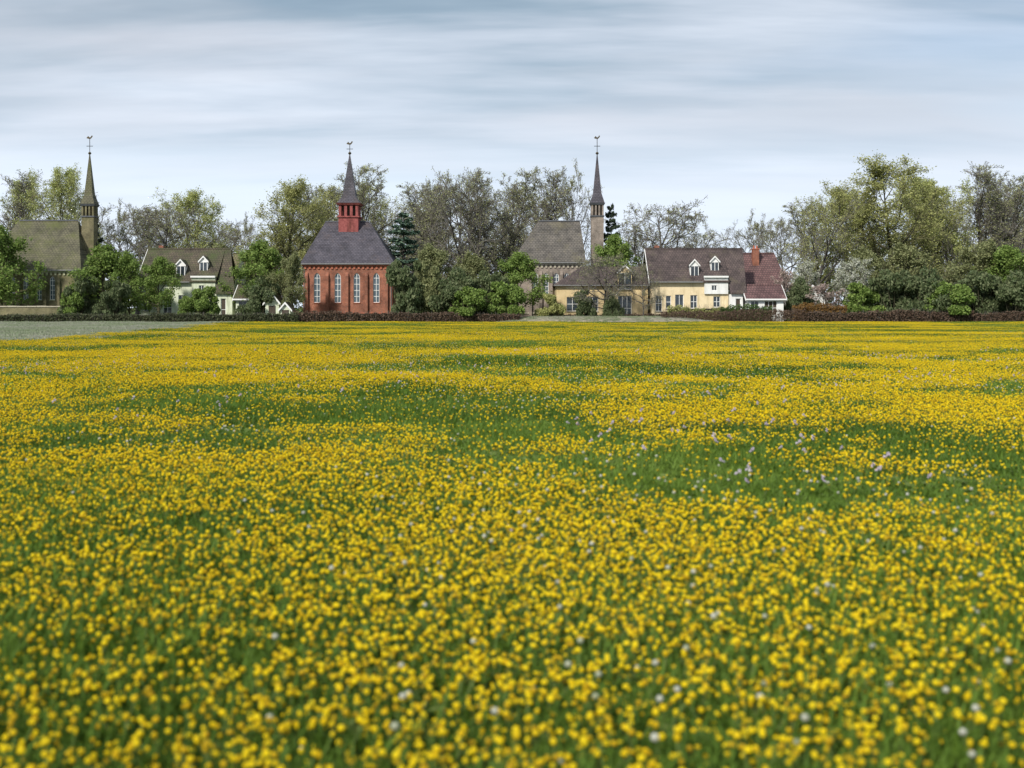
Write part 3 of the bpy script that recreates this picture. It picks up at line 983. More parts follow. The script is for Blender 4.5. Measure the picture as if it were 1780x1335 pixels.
def stone_wall(px0, px1, py, Y, label):
    x0, x1 = X(px0, Y), X(px1, Y)
    root = empty('garden_wall', ((x0 + x1) / 2, Y, 0), label, 'wall')
    h = Z(py, Y)
    L = (x1 - x0) / 2
    MB().box(-L, L, -0.2, 0.2, -0.1, h - 0.2).build('wall', M['brick_olive'], root)
    n = int(2 * L / 1.1)
    for i in range(n):
        a = -L + 2 * L * i / n
        MB().box(a + 0.015, a + 2 * L / n - 0.015, -0.29, 0.29, h - 0.197, h - 0.06 + 0.015 * (i % 3)).build('coping_stone', M['stone'], root)


stone_wall(-20, 150, 531, 141, 'low brick wall with stone coping before the olive brick church')


# ------------------------------------------------------------------ plants
def tube_mesh(segs, sides):
    """segs: array (n,8): p0 xyz r0 p1 xyz r1 -> tapered tubes"""
    S = np.asarray(segs, dtype=np.float64)
    p0, r0, p1, r1 = S[:, 0:3], S[:, 3], S[:, 4:7], S[:, 7]
    d = p1 - p0
    d /= np.linalg.norm(d, axis=1, keepdims=True) + 1e-9
    ref = np.where(np.abs(d[:, 2:3]) > 0.9, np.array([[1.0, 0, 0]]), np.array([[0, 0, 1.0]]))
    u = np.cross(d, ref)
    u /= np.linalg.norm(u, axis=1, keepdims=True) + 1e-9
    w = np.cross(d, u)
    ang = np.arange(sides) * 2 * math.pi / sides
    c, s = np.cos(ang), np.sin(ang)
    o = u[:, None, :] * c[None, :, None] + w[:, None, :] * s[None, :, None]
    a = p0[:, None, :] + o * r0[:, None, None]
    b = p1[:, None, :] + o * r1[:, None, None]
    v = np.concatenate([a, b], 1).reshape(-1, 3)
    n = len(S)
    base = (np.arange(n) * 2 * sides)[:, None]
    k = np.arange(sides)[None, :]
    k2 = (k + 1) % sides
    f = np.stack([base + k, base + k2, base + sides + k2, base + sides + k], -1).reshape(-1, 4)
    return v, f


def quads_mesh(name, P, size, rng, aspect=1.5, flat=0.0):
    """leaf quads at points P, random orientation"""
    n = len(P)
    a = rng.normal(size=(n, 3))
    a[:, 2] *= (1 - flat)
    a /= np.linalg.norm(a, axis=1, keepdims=True)
    b = rng.normal(size=(n, 3))
    b[:, 2] *= (1 - flat)
    b -= a * np.sum(a * b, 1, keepdims=True)
    b /= np.linalg.norm(b, axis=1, keepdims=True)
    s = (size * rng.uniform(0.6, 1.35, n))[:, None]
    a, b = a * s * aspect / 2, b * s / 2
    v = np.stack([P - a, P - b * 0.9 + a * 0.1, P + a, P + b * 0.9 + a * 0.1], 1).reshape(-1, 3)
    f = np.arange(4 * n).reshape(-1, 4)
    return mesh_np(name, v, [f])


class Tree:
    """branching skeleton"""

    def __init__(self, seed, H, r0, n1, len1, ang1, up, levels, nk, start=0.22, profile='round', wig=0.12, fork=False, lens=(0.55, 0.5, 0.5)):
        self.rng = np.random.default_rng(seed)
        self.big, self.small, self.tips = [], [], []
        self.levels, self.nk, self.up, self.wig, self.lens = levels, nk, up, wig, lens
        self.H = H
        rng = self.rng
        # trunk
        pts = self.path(np.zeros(3), np.array([0.03, 0.02, 1.0]), H * 0.93, 9, 0.05, 0.25)
        rad = r0 * (1 - np.linspace(0, 1, 10) ** 0.8 * 0.94)
        rad[0] *= 1.35
        self.add(pts, rad, True)
        az = rng.uniform(0, 6.28)
        for i in range(n1):
            t = start + (0.97 - start) * (i + rng.uniform(0, 0.8)) / n1
            p, r = self.at(pts, rad, t)
            az += 2.4 + rng.uniform(-0.4, 0.4)
            u = (t - start) / (1 - start)
            if profile == 'round':
                L = H * len1 * (0.55 + 0.75 * math.sin(math.pi * min(1, 0.18 + u * 0.82)) * 0.9) * (1 - 0.35 * u)
                an = ang1 * (1.15 - 0.75 * u)
            elif profile == 'upright':
                L = H * len1 * (1.0 - 0.55 * u)
                an = ang1 * (1.0 - 0.4 * u)
            else:
                L = H * len1 * (1.05 - 0.9 * u)
                an = ang1
            L *= rng.uniform(0.75, 1.2)
            d = np.array([math.cos(az) * math.sin(an), math.sin(az) * math.sin(an), math.cos(an)])
            self.branch(p, d, L, min(r * 0.75, r0 * 0.45 * (L / (H * len1 + 1e-6))), 1)

    def path(self, p, d, L, n, wig, up):
        d = d / np.linalg.norm(d)
        pts = [p.copy()]
        for k in range(n):
            d = d + self.rng.normal(size=3) * wig + np.array([0, 0, up * 0.1])
            d /= np.linalg.norm(d)
            p = p + d * (L / n)
            pts.append(p.copy())
        self.last = d
        return np.array(pts)

    def at(self, pts, rad, t):
        k = min(len(pts) - 2, int(t * (len(pts) - 1)))
        f = t * (len(pts) - 1) - k
        return pts[k] * (1 - f) + pts[k + 1] * f, rad[k] * (1 - f) + rad[k + 1] * f

    def add(self, pts, rad, big):
        tgt = self.big if big else self.small
        for k in range(len(pts) - 1):
            tgt.append([*pts[k], rad[k], *pts[k + 1], rad[k + 1]])

    def branch(self, p, d, L, r, lev):
        ns = (0, 6, 4, 3, 2)[lev] if lev < 5 else 2
        pts = self.path(p, d, L, ns, self.wig * (1 + 0.25 * lev), self.up)
        rend = 0.011 if lev >= 3 else max(0.012, r * 0.28)
        rad = np.linspace(max(r, rend), rend, ns + 1)
        self.add(pts, rad, lev <= 1)
        if lev >= self.levels:
            self.tips.append(pts[-1])
            self.tips.append(pts[len(pts) // 2])
            return
        nk = self.nk[lev - 1]
        for i in range(nk):
            t = 0.22 + 0.78 * (i + self.rng.uniform(0.1, 0.9)) / nk
            q, rr = self.at(pts, rad, min(t, 0.99))
            k = min(ns - 1, int(t * ns))
            dd = pts[k + 1] - pts[k]
            dd /= np.linalg.norm(dd)
            side = self.rng.normal(size=3)
            side -= dd * side.dot(dd)
            side /= np.linalg.norm(side)
            a = self.rng.uniform(0.45, 0.95)
            nd = dd * math.cos(a) + side * math.sin(a)
            self.branch(q, nd, L * self.lens[lev - 1] * self.rng.uniform(0.6, 1.15) * (1.1 - 0.45 * t), max(0.014, rr * 0.62), lev + 1)


PROTO = {}


def proto_tree(key, t, bark, twig, leafm=None, leaves=0, lsize=0.16, blob=0.35):
    v, f = tube_mesh(t.big, 6)
    v2, f2 = tube_mesh(t.small, 3)
    d = {'H': t.H}
    d['trunk'] = mesh_np(key + '_trunk', v, [f])
    d['trunk'].materials.append(M[bark])
    d['branches'] = mesh_np(key + '_branches', v2, [f2])
    d['branches'].materials.append(M[twig])
    top = max(v2[:, 2].max(), v[:, 2].max())
    d['top'] = float(top)
    wx = np.percentile(np.abs(v2[:, 0]), 97)
    d['halfw'] = float(wx)
    if leafm:
        tips = np.array(t.tips)
        idx = t.rng.integers(0, len(tips), leaves)
        # light and dense clumps: some twigs carry far more leaves
        wgt = t.rng.gamma(0.8, 1.0, len(tips))
        idx = t.rng.choice(len(tips), leaves, p=wgt / wgt.sum())
        P = tips[idx] + t.rng.normal(size=(leaves, 3)) * blob
        d['crown'] = quads_mesh(key + '_crown', P, lsize, t.rng)
        d['crown'].materials.append(M[leafm])
    PROTO[key] = d


def make_protos():
    proto_tree('bare_round', Tree(1, 12, 0.28, 18, 0.42, 1.15, 0.55, 4, (9, 7, 5), 0.24, 'round', 0.17), 'bark', 'twig', 'bud', 3600, 0.09, 0.12)
    proto_tree('bare_round_b', Tree(2, 12, 0.30, 17, 0.45, 1.2, 0.45, 4, (9, 7, 5), 0.2, 'round', 0.2), 'bark', 'twig', 'bud', 3600, 0.09, 0.12)
    proto_tree('bare_tall', Tree(3, 17, 0.26, 26, 0.30, 0.62, 1.2, 4, (8, 6, 5), 0.18, 'upright', 0.1), 'bark', 'twig', 'bud', 3600, 0.09, 0.12)
    proto_tree('bare_tall_b', Tree(4, 17, 0.24, 24, 0.33, 0.7, 1.1, 4, (8, 6, 5), 0.15, 'upright', 0.12), 'bark', 'twig', 'bud', 5200, 0.09, 0.12)
    proto_tree('olive', Tree(5, 17, 0.34, 20, 0.36, 0.95, 0.7, 4, (8, 6, 4), 0.14, 'round', 0.15), 'bark_olive', 'twig_olive', 'leaf_olive', 19000, 0.12, 0.22)
    proto_tree('olive_b', Tree(6, 17, 0.32, 19, 0.36, 0.9, 0.8, 4, (8, 6, 4), 0.12, 'round', 0.15), 'bark', 'twig', 'leaf_olive', 13000, 0.115, 0.22)
    proto_tree('yellow', Tree(7, 17, 0.34, 20, 0.38, 0.95, 0.8, 4, (8, 6, 4), 0.14, 'round', 0.15), 'bark_olive', 'twig_olive', 'leaf_yellow', 19000, 0.12, 0.22)
    proto_tree('fresh', Tree(8, 9, 0.2, 16, 0.40, 1.0, 0.6, 4, (7, 5, 4), 0.1, 'round', 0.15), 'bark_olive', 'twig_olive', 'leaf_fresh', 14000, 0.17, 0.22)
    proto_tree('grey', Tree(13, 9, 0.2, 18, 0.42, 1.05, 0.6, 4, (7, 6, 4), 0.06, 'round', 0.15), 'bark', 'twig_olive', 'leaf_greygreen', 14000, 0.17, 0.2)
    proto_tree('white', Tree(9, 6, 0.13, 14, 0.42, 1.0, 0.7, 4, (6, 5, 3), 0.15, 'round', 0.14), 'bark', 'twig', 'blossom_white', 5000, 0.11, 0.12)
    proto_tree('pink', Tree(10, 4, 0.09, 12, 0.45, 1.0, 0.7, 4, (6, 4, 3), 0.1, 'round', 0.14), 'bark', 'twig', 'blossom_pink', 3000, 0.10, 0.1)


make_protos()


def proto_conifer(key, seed, needle):
    """layered cedar: whorls of level boughs with flat pads of needles"""
    rng = np.random.default_rng(seed)
    H = 11.0
    big = []
    zs = np.linspace(0, H, 12)
    for k in range(11):
        big.append([0, 0, zs[k], 0.22 * (1 - zs[k] / H) + 0.02, 0, 0, zs[k + 1], 0.22 * (1 - zs[k + 1] / H) + 0.02])
    P, small = [], []
    z = 1.6
    while z < H - 0.3:
        u = z / H
        R = (3.3 * (1 - u) ** 0.75 + 0.35) * rng.uniform(0.75, 1.15)
        nb = 7
        off = rng.uniform(0, 6.28)
        for k in range(nb):
            az = off + 6.283 * k / nb + rng.uniform(-0.25, 0.25)
            L = R * rng.uniform(0.6, 1.1)
            z2 = z + rng.uniform(-0.2, 0.2)
            d = np.array([math.cos(az), math.sin(az), 0.12])
            p0, p1 = np.array([0, 0, z2]), np.array([0, 0, z2]) + d * L
            small.append([*p0, 0.06, *p1, 0.015])
            m = int(95 * L)
            t = rng.uniform(0.25, 1.02, m) ** 0.8
            side = np.array([-d[1], d[0], 0])
            sp = rng.normal(size=m) * 0.28 * (1.15 - 0.5 * t) * L / 2.2
            pts = p0 + d * (L * t)[:, None] + side * sp[:, None]
            pts[:, 2] += rng.normal(size=m) * 0.07 - 0.12 * np.abs(sp)
            P.append(pts)
        z += rng.uniform(0.55, 0.85)
    P = np.concatenate(P)
    v, f = tube_mesh(big, 7)
    v2, f2 = tube_mesh(small, 4)
    d = {'H': H, 'top': H, 'halfw': 3.0}
    d['trunk'] = mesh_np(key + '_trunk', v, [f]); d['trunk'].materials.append(M['bark'])
    d['branches'] = mesh_np(key + '_branches', v2, [f2]); d['branches'].materials.append(M['bark'])
    d['crown'] = quads_mesh(key + '_crown', P, 0.17, rng, 1.8, 0.55); d['crown'].materials.append(M[needle])
    PROTO[key] = d


proto_conifer('cedar', 21, 'needle')
proto_conifer('cedar_blue', 22, 'needle_blue')


def proto_bush(key, seed, leafm, n=9000, H=4.5, R=2.6, lsize=0.2, lobes=26):
    rng = np.random.default_rng(seed)
    small, P = [], []
    for k in range(lobes):
        az, e = rng.uniform(0, 6.283), rng.uniform(0, 1)
        rr = R * math.sqrt(rng.uniform(0.02, 1)) * (1.0 - 0.45 * e)
        c = np.array([rr * math.cos(az), rr * math.sin(az), H * (0.12 + 0.76 * e)])
        s = rng.uniform(0.38, 0.85) * R / 2.6
        m = int(n / lobes * rng.uniform(0.6, 1.4))
        q = rng.normal(size=(m, 3))
        q /= np.linalg.norm(q, axis=1, keepdims=True)
        q *= (rng.uniform(0.25, 1.15, m) ** 0.6)[:, None] * s
        P.append(c + q * np.array([1.1, 1.1, 0.85]))
        b = np.array([c[0] * 0.15, c[1] * 0.15, 0])
        mid = (b + c) / 2 + rng.normal(size=3) * 0.15
        small.append([*b, 0.06, *mid, 0.045])
        small.append([*mid, 0.045, *c, 0.02])
        for j in range(5):
            tip = c + rng.normal(size=3) * s * 0.7 + np.array([0, 0, s * 0.5])
            small.append([*c, 0.02, *tip, 0.008])
    P = np.concatenate(P)
    P[:, 2] = np.maximum(P[:, 2], 0.05)
    v2, f2 = tube_mesh(small, 4)
    d = {'H': H, 'top': float(np.percentile(P[:, 2], 99.5)), 'halfw': float(np.percentile(np.abs(P[:, 0]), 98))}
    d['stems'] = mesh_np(key + '_stems', v2, [f2]); d['stems'].materials.append(M['bark_olive'])
    d['foliage'] = quads_mesh(key + '_foliage', P, lsize, rng); d['foliage'].materials.append(M[leafm])
    PROTO[key] = d


proto_bush('bush_dark', 31, 'leaf_dark')
proto_bush('bush_dark_b', 32, 'leaf_dark', 10000, 4.5, 2.8)
proto_bush('bush_grey', 33, 'leaf_greygreen')
proto_bush('bush_fresh', 34, 'leaf_fresh')
proto_bush('bush_olive', 35, 'leaf_olive')


def plant(name, key, px, top, Y, halfpx, label, cat, group, rot=None):
    """stand a plant of a prototype's shape where the photo has one: its own height and spread"""
    d = PROTO[key]
    o = empty(name, (X(px, Y), Y, 0), label, cat, group, rot if rot is not None else random.uniform(0, 6.28))
    h = Z(top, Y)
    sz = h / d['top']
    sx = halfpx * Y / F / d['halfw']
    o.scale = (sx, sx, sz)
    for part in ('trunk', 'branches', 'crown', 'stems', 'foliage'):
        if part in d:
            c = bpy.data.objects.new(part, d[part])
            COL.objects.link(c)
            c.parent = o
    return o


G_BARE, G_SPRING, G_BUSH, G_BLOS, G_CON = 'bare trees of the village', 'trees coming into leaf', 'shrubs around the gardens', 'blossoming trees', 'conifers'
TREES = [
    # name, proto, px, top py, distance, half width px, label
    ('bare_tree', 'bare_tall', 8, 288, 172, 45, 'tall bare tree at the left frame edge behind the olive church'),
    ('budding_tree', 'yellow', 52, 312, 178, 40, 'yellow green tree rising behind the ridge of the olive church'),
    ('budding_tree', 'yellow', 100, 288, 166, 44, 'thinly leafed tree close behind the spire of the olive church'),
    ('bare_tree', 'bare_round', 212, 342, 175, 44, 'bare tree between the far left cedar and the white house'),
    ('bare_tree', 'bare_round_b', 275, 348, 168, 62, 'wide round bare tree above the left end of the white house roof'),
    ('budding_tree', 'yellow', 343, 330, 172, 48, 'yellow green tree above the right end of the white house roof'),
    ('bare_tree', 'bare_round', 432, 366, 166, 44, 'small round bare tree behind the olive tiled roof'),
    ('budding_tree', 'olive', 505, 312, 160, 52, 'olive leafed tree hard against the left end of the red church'),
    ('budding_tree', 'olive_b', 560, 318, 172, 40, 'sparse tree behind the left half of the red church roof'),
    ('bare_tree', 'bare_tall_b', 632, 276, 174, 48, 'tallest bare tree directly behind the red belfry'),
    ('bare_tree', 'bare_tall', 706, 316, 178, 46, 'bare tree right of the red belfry'),
    ('bare_tree', 'bare_tall_b', 752, 322, 172, 40, 'bare tree behind the blue green conifer'),
    ('bare_tree', 'bare_round_b', 797, 286, 166, 50, 'broad bare tree midway between the red church and the grey church'),
    ('bare_tree', 'bare_tall', 846, 296, 172, 40, 'slender bare tree left of the tall pair by the grey church'),
    ('bare_tree', 'bare_tall_b', 886, 290, 178, 40, 'bare tree behind the left slope of the grey church roof'),
    ('bare_tree', 'bare_tall', 922, 286, 170, 42, 'tall bare tree over the left end of the grey church ridge'),
    ('budding_tree', 'bare_round', 984, 276, 172, 48, 'bare tree close behind the spire of the grey church'),
    ('bare_tree', 'bare_round_b', 1160, 340, 168, 68, 'wide round bare tree above the cream house roof'),
    ('bare_tree', 'bare_round', 1108, 384, 174, 44, 'bare tree behind the tan wing of the cream house'),
    ('bare_tree', 'bare_round_b', 1052, 436, 142, 40, 'low bare tree in front of the tan wing left of its dormer'),
    ('bare_tree', 'bare_round', 1118, 448, 142, 26, 'low bare tree in front of the joint of cream house and tan wing'),
    ('bare_tree', 'bare_round', 1320, 360, 170, 52, 'round bare tree above the red brick chimney'),
    ('budding_tree', 'olive_b', 1410, 322, 158, 52, 'olive leafed tree next right of the red roofed house'),
    ('budding_tree', 'yellow', 1476, 336, 166, 42, 'yellow olive tree left of the tallest right hand tree'),
    ('budding_tree', 'olive', 1545, 272, 160, 70, 'tallest olive leafed tree in the right hand group'),
    ('budding_tree', 'yellow', 1618, 306, 168, 56, 'yellow green tree right of the tallest olive tree'),
    ('budding_tree', 'olive_b', 1668, 324, 164, 44, 'sparse olive tree before the bare trees at far right'),
    ('bare_tree', 'bare_tall', 1706, 286, 174, 44, 'tall bare tree, left one of the three at far right'),
    ('bare_tree', 'bare_tall_b', 1746, 294, 170, 42, 'tall bare tree, middle one of the three at far right'),
    ('bare_tree', 'bare_tall', 1786, 292, 176, 46, 'bare tree at the right frame edge'),
    ('bare_tree', 'bare_tall_b', 152, 318, 190, 40, 'bare tree behind the far left cedar'),
    ('bare_tree', 'bare_tall', 240, 352, 196, 44, 'bare tree in the back row left of the wide round one'),
    ('bare_tree', 'bare_tall_b', 312, 346, 198, 44, 'bare tree in the back row over the white house ridge'),
    ('bare_tree', 'bare_round_b', 392, 372, 194, 46, 'low bare tree in the back row right of the yellow green tree'),
    ('bare_tree', 'bare_tall', 470, 352, 196, 40, 'bare tree in the back row left of the red church'),
    ('bare_tree', 'bare_tall_b', 540, 330, 200, 42, 'bare tree in the back row over the left hip of the red church'),
    ('bare_tree', 'bare_tall', 592, 316, 196, 44, 'bare tree in the back row left of the red belfry'),
    ('budding_tree', 'olive_b', 668, 322, 190, 44, 'sparse olive tree in the back row right of the red belfry'),
    ('bare_tree', 'bare_tall_b', 728, 330, 200, 44, 'bare tree in the back row over the blue green conifer'),
    ('bare_tree', 'bare_tall', 774, 312, 198, 44, 'bare tree in the back row left of the broad bare tree'),
    ('bare_tree', 'bare_tall_b', 824, 310, 196, 44, 'bare tree in the back row right of the broad bare tree'),
    ('bare_tree', 'bare_tall', 866, 316, 200, 44, 'bare tree in the back row between the slender ones'),
    ('bare_tree', 'bare_tall_b', 948, 318, 200, 42, 'bare tree in the back row over the grey church ridge'),
    ('bare_tree', 'bare_round', 1206, 384, 196, 46, 'low bare tree in the back row over the white dormers'),
    ('bare_tree', 'bare_round_b', 1366, 372, 186, 40, 'bare tree in the back row right of the brick chimney'),
    ('bare_tree', 'bare_tall', 1444, 348, 190, 44, 'bare tree in the back row left of the yellow olive tree'),
    ('bare_tree', 'bare_tall_b', 1506, 322, 190, 44, 'bare tree in the back row left of the tallest olive tree'),
    ('bare_tree', 'bare_tall_b', 1588, 312, 192, 44, 'bare tree in the back row right of the tallest olive tree'),
    ('bare_tree', 'bare_tall', 1644, 312, 192, 46, 'bare tree in the back row behind the sparse olive tree'),
    ('bare_tree', 'bare_tall_b', 1726, 316, 196, 44, 'bare tree in the back row between the three at far right'),
    ('bare_tree', 'bare_tall_b', 1768, 312, 198, 44, 'bare tree in the back row near the right frame edge'),
    ('cedar_tree', 'cedar', 163, 366, 156, 30, 'dark layered cedar right of the olive church spire'),
    ('cedar_tree', 'cedar', 1062, 354, 158, 34, 'dark layered cedar right of the grey church spire'),
    ('cedar_tree', 'cedar_blue', 702, 366, 156, 56, 'blue green layered conifer right of the red church'),
]
for (nm, key, px, top, Y, hw, lab) in TREES:
    plant(nm, key, px, top, Y, hw * (1.0 if 'cedar' in key else 1.32), lab, 'tree', G_CON if 'cedar' in key else (G_BARE if nm == 'bare_tree' else G_SPRING))

GREEN = [
    ('leafy_tree', 'fresh', 2, 396, 146, 46, 'fresh green tree covering the left end of the olive church'),
    ('leafy_tree', 'fresh', 172, 428, 143, 44, 'fresh green tree standing below the far left cedar'),
    ('leafy_tree', 'fresh', 226, 440, 143, 26, 'fresh green tree left of the white house'),
    ('leafy_tree', 'fresh', 276, 448, 142, 30, 'slim fresh green tree before the white house front'),
    ('leafy_tree', 'grey', 388, 424, 160, 30, 'grey green tree behind the right end of the white house'),
    ('leafy_tree', 'fresh', 446, 420, 146, 40, 'fresh green tree between the white house and the red church'),
    ('leafy_tree', 'grey', 502, 440, 143, 32, 'grey olive tree beside the left corner of the red church'),
    ('leafy_tree', 'grey', 756, 424, 146, 50, 'grey olive tree right of the blue green conifer'),
    ('leafy_tree', 'fresh', 902, 440, 144, 36, 'fresh green tree at the left corner of the grey church'),
    ('leafy_tree', 'grey', 836, 440, 150, 46, 'grey olive tree left of the grey church'),
    ('leafy_tree', 'fresh', 1064, 410, 152, 34, 'fresh green tree behind the tan wing beside the cedar'),
    ('leafy_tree', 'grey', 1600, 424, 150, 62, 'grey olive tree left of centre in the right hand thicket'),
    ('leafy_tree', 'grey', 1690, 420, 152, 60, 'grey olive tree right of centre in the right hand thicket'),
    ('leafy_tree', 'fresh', 1760, 430, 148, 46, 'green tree at the right end of the right hand thicket'),
    ('leafy_tree', 'grey', 1525, 432, 149, 44, 'grey olive tree behind the white blossom at right'),
]
for (nm, key, px, top, Y, hw, lab) in GREEN:
    plant(nm, key, px, top, Y, hw, lab, 'tree', 'green trees in front of the buildings')

BUSH = [
    ('bush_dark', 140, 478, 140, 30, 'dark bush between the olive church and the cedar'),
    ('bush_fresh', 126, 500, 139, 20, 'green bush against the right corner of the olive church'),
    ('bush_dark', 196, 490, 139, 28, 'dark bush left of the white house'),
    ('bush_fresh', 356, 500, 140, 20, 'green bush before the right half of the white house'),
    ('bush_fresh', 322, 516, 140, 14, 'small green bush at the front of the white house'),
    ('bush_dark_b', 455, 484, 142, 34, 'dark bush behind the garden sheds'),
    ('bush_dark', 704, 456, 141, 34, 'dark bush at the right corner of the red church'),
    ('bush_grey', 744, 462, 142, 34, 'grey green bush second right of the red church'),
    ('bush_dark_b', 790, 470, 140, 36, 'dark bush midway between red church and grey church'),
    ('bush_fresh', 815, 500, 138, 28, 'low fresh green bush midway between red church and grey church'),
    ('bush_dark', 850, 474, 142, 36, 'dark bush left of the fresh green tree by the grey church'),
    ('bush_fresh', 880, 492, 139, 28, 'green bush below the tree at the corner of the grey church'),
    ('bush_dark', 1016, 505, 142, 18, 'dark bush between the first two windows of the tan wing'),
    ('bush_dark_b', 1066, 512, 141, 16, 'dark bush left of the tan wing door'),
    ('bush_olive', 958, 512, 141, 22, 'olive bush at the right corner of the grey church'),
    ('bush_dark_b', 1395, 486, 148, 26, 'dark bush right of the red roofed house'),
    ('bush_fresh', 1500, 494, 143, 30, 'fresh green bush below the white blossom'),
    ('bush_dark', 1552, 472, 143, 42, 'dark bush at the left end of the right hand thicket'),
    ('bush_dark_b', 1618, 470, 141, 44, 'dark bush second from the left in the right hand thicket'),
    ('bush_fresh', 1650, 492, 139, 34, 'green bush low in the middle of the right hand thicket'),
    ('bush_dark', 1698, 474, 142, 42, 'dark bush third from the left in the right hand thicket'),
    ('bush_dark_b', 1760, 476, 140, 42, 'dark bush at the right frame edge'),
]
for (key, px, top, Y, hw, lab) in BUSH:
    plant('garden_bush', key, px, top, Y, hw, lab, 'bush', G_BUSH)

BLOS = [
    ('blossom_tree', 'white', 1482, 446, 145, 34, 'white blossoming tree, largest of the blossom at right'),
    ('blossom_tree', 'white', 1396, 452, 152, 28, 'white blossoming tree behind the right corner of the red roofed house'),
    ('blossom_tree', 'pink', 1432, 494, 142, 28, 'pale pink blossoming tree below the white blossom'),
    ('blossom_tree', 'pink', 1362, 468, 149, 20, 'pink blossoming tree at the end of the red tiled roof'),
]
for (nm, key, px, top, Y, hw, lab) in BLOS:
    plant(nm, key, px, top, Y, hw, lab, 'tree', G_BLOS)


def hedge(px0, px1, py_top, Y, dep, leafm, label, dens=260, lsize=0.13, twiggy=False, base=0.0):
    """clipped or bare hedge: dark core for the inner shade, twigs and leaves with an uneven top"""
    rng = np.random.default_rng(int(abs(px0) * 7 + Y))
    x0, x1 = X(px0, Y), X(px1, Y)
    L = x1 - x0
    h = Z(py_top, Y)
    o = empty('hedge', ((x0 + x1) / 2, Y, 0), label, 'hedge', 'hedges along the field edge')
    n = int(L * h * dens)
    P = np.stack([rng.uniform(-L / 2, L / 2, n), rng.uniform(-dep / 2, dep / 2, n), rng.uniform(0.02, 1, n) ** 0.9], -1)
    # leaves sit mostly near the faces
    edge = rng.uniform(size=n) < 0.6
    P[edge, 1] = np.where(rng.uniform(size=edge.sum()) < 0.75, -dep / 2, dep / 2) + rng.normal(size=edge.sum()) * 0.07
    top = h * (0.90 + 0.06 * np.sin(P[:, 0] * 0.9 + px0) + 0.05 * np.sin(P[:, 0] * 2.7) + 0.05 * np.sin(P[:, 0] * 6.1 + 1) + 0.10 * np.sin(P[:, 0] * 0.31 + px0))
    P[:, 2] *= top
    c = link('foliage', quads_mesh('hedge_foliage', P, lsize, rng, 1.6), M[leafm], o)
    seg = []
    m = int(L * 14)
    for _ in range(m):
        xx, yy = rng.uniform(-L / 2, L / 2), rng.uniform(-dep / 2, dep / 2) * 0.9
        hh = h * rng.uniform(0.7, 1.08)
        seg.append([xx, yy, -0.05, 0.022, xx + rng.normal() * 0.15, yy + rng.normal() * 0.08, hh, 0.006])
        seg.append([xx, yy, hh * 0.4, 0.012, xx + rng.normal() * 0.3, yy + rng.normal() * 0.1, hh * 1.02, 0.005])
    v, f = tube_mesh(seg, 3)
    link('stems', mesh_np('hedge_stems', v, [f]), M['twig'] if not twiggy else M['hedge_brown'], o)
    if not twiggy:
        MB().box(-L / 2 + 0.1, L / 2 - 0.1, -dep / 4, dep / 4, -0.05, h * 0.78).build('shade_core', M['core'], o)  # added dark box: blocks see-through, inner shade put in as colour
    return o


hedge(-30, 270, 545, 137, 1.1, 'hedge_dark', 'dark hedge along the field before the olive church')
hedge(262, 520, 543, 136.5, 1.1, 'hedge_dark', 'dark clipped hedge before the white house')
hedge(512, 700, 541, 137, 1.0, 'hedge_brown', 'red brown hedge along the foot of the red church')
hedge(694, 905, 543, 137, 1.0, 'hedge_brown', 'brown hedge before the shrubs right of the red church')
hedge(960, 1160, 545, 144, 0.8, 'hedge_brown', 'brown hedge along the foot of the tan wing')
hedge(1150, 1400, 538, 137.5, 1.1, 'hedge_brown', 'bare red brown hedge before the cream house', 330, 0.10, True)
hedge(1160, 1256, 530, 141.5, 0.8, 'leaf_olive', 'low olive hedge under the cream house windows')
hedge(1252, 1342, 531, 141, 0.8, 'hedge_green', 'bright green clipped hedge before the white outbuilding')
hedge(1378, 1470, 529, 140, 1.2, 'hedge_orange', 'orange brown beech hedge right of the white outbuilding', 340)
hedge(1394, 1560, 540, 137.5, 1.1, 'hedge_brown', 'dark brown hedge below the white blossom')
hedge(1550, 1690, 537, 138, 1.2, 'hedge_brown', 'dark brown hedge below the right hand thicket')
hedge(1684, 1810, 541, 138, 1.0, 'hedge_brown', 'brown hedge at the right frame edge')


def far_wood():
    """far-off thicket closing the gaps between the gardens, one mass"""
    rng = np.random.default_rng(77)
    n = 60000
    x = rng.uniform(-150, 150, n)
    h = 8.0 + 1.6 * np.sin(x * 0.11) + 1.1 * np.sin(x * 0.37 + 1) + 0.7 * np.sin(x * 1.1)
    z = h * rng.uniform(0, 1, n) ** 0.8 * rng.uniform(0.85, 1.08, n)
    P = np.stack([x, 205 + rng.normal(size=n) * 3, z], -1)
    o = link('far_thicket', quads_mesh('far_thicket', P, 0.42, rng, 1.5), M['leaf_greygreen'])
    tag(o, 'grey green thicket far behind the village', 'thicket', kind='stuff')


far_wood()


# ------------------------------------------------------------------ meadow
def vnoise(x, y, seed):
    """smooth value noise 0..1"""
    r = np.random.default_rng(seed)
    T = r.uniform(size=(256, 256))
    xi, yi = np.floor(x).astype(int), np.floor(y).astype(int)
    fx, fy = x - xi, y - yi
    fx, fy = fx * fx * (3 - 2 * fx), fy * fy * (3 - 2 * fy)
    g = lambda a, b: T[a % 256, b % 256]
    return (g(xi, yi) * (1 - fx) + g(xi + 1, yi) * fx) * (1 - fy) + (g(xi, yi + 1) * (1 - fx) + g(xi + 1, yi + 1) * fx) * fy


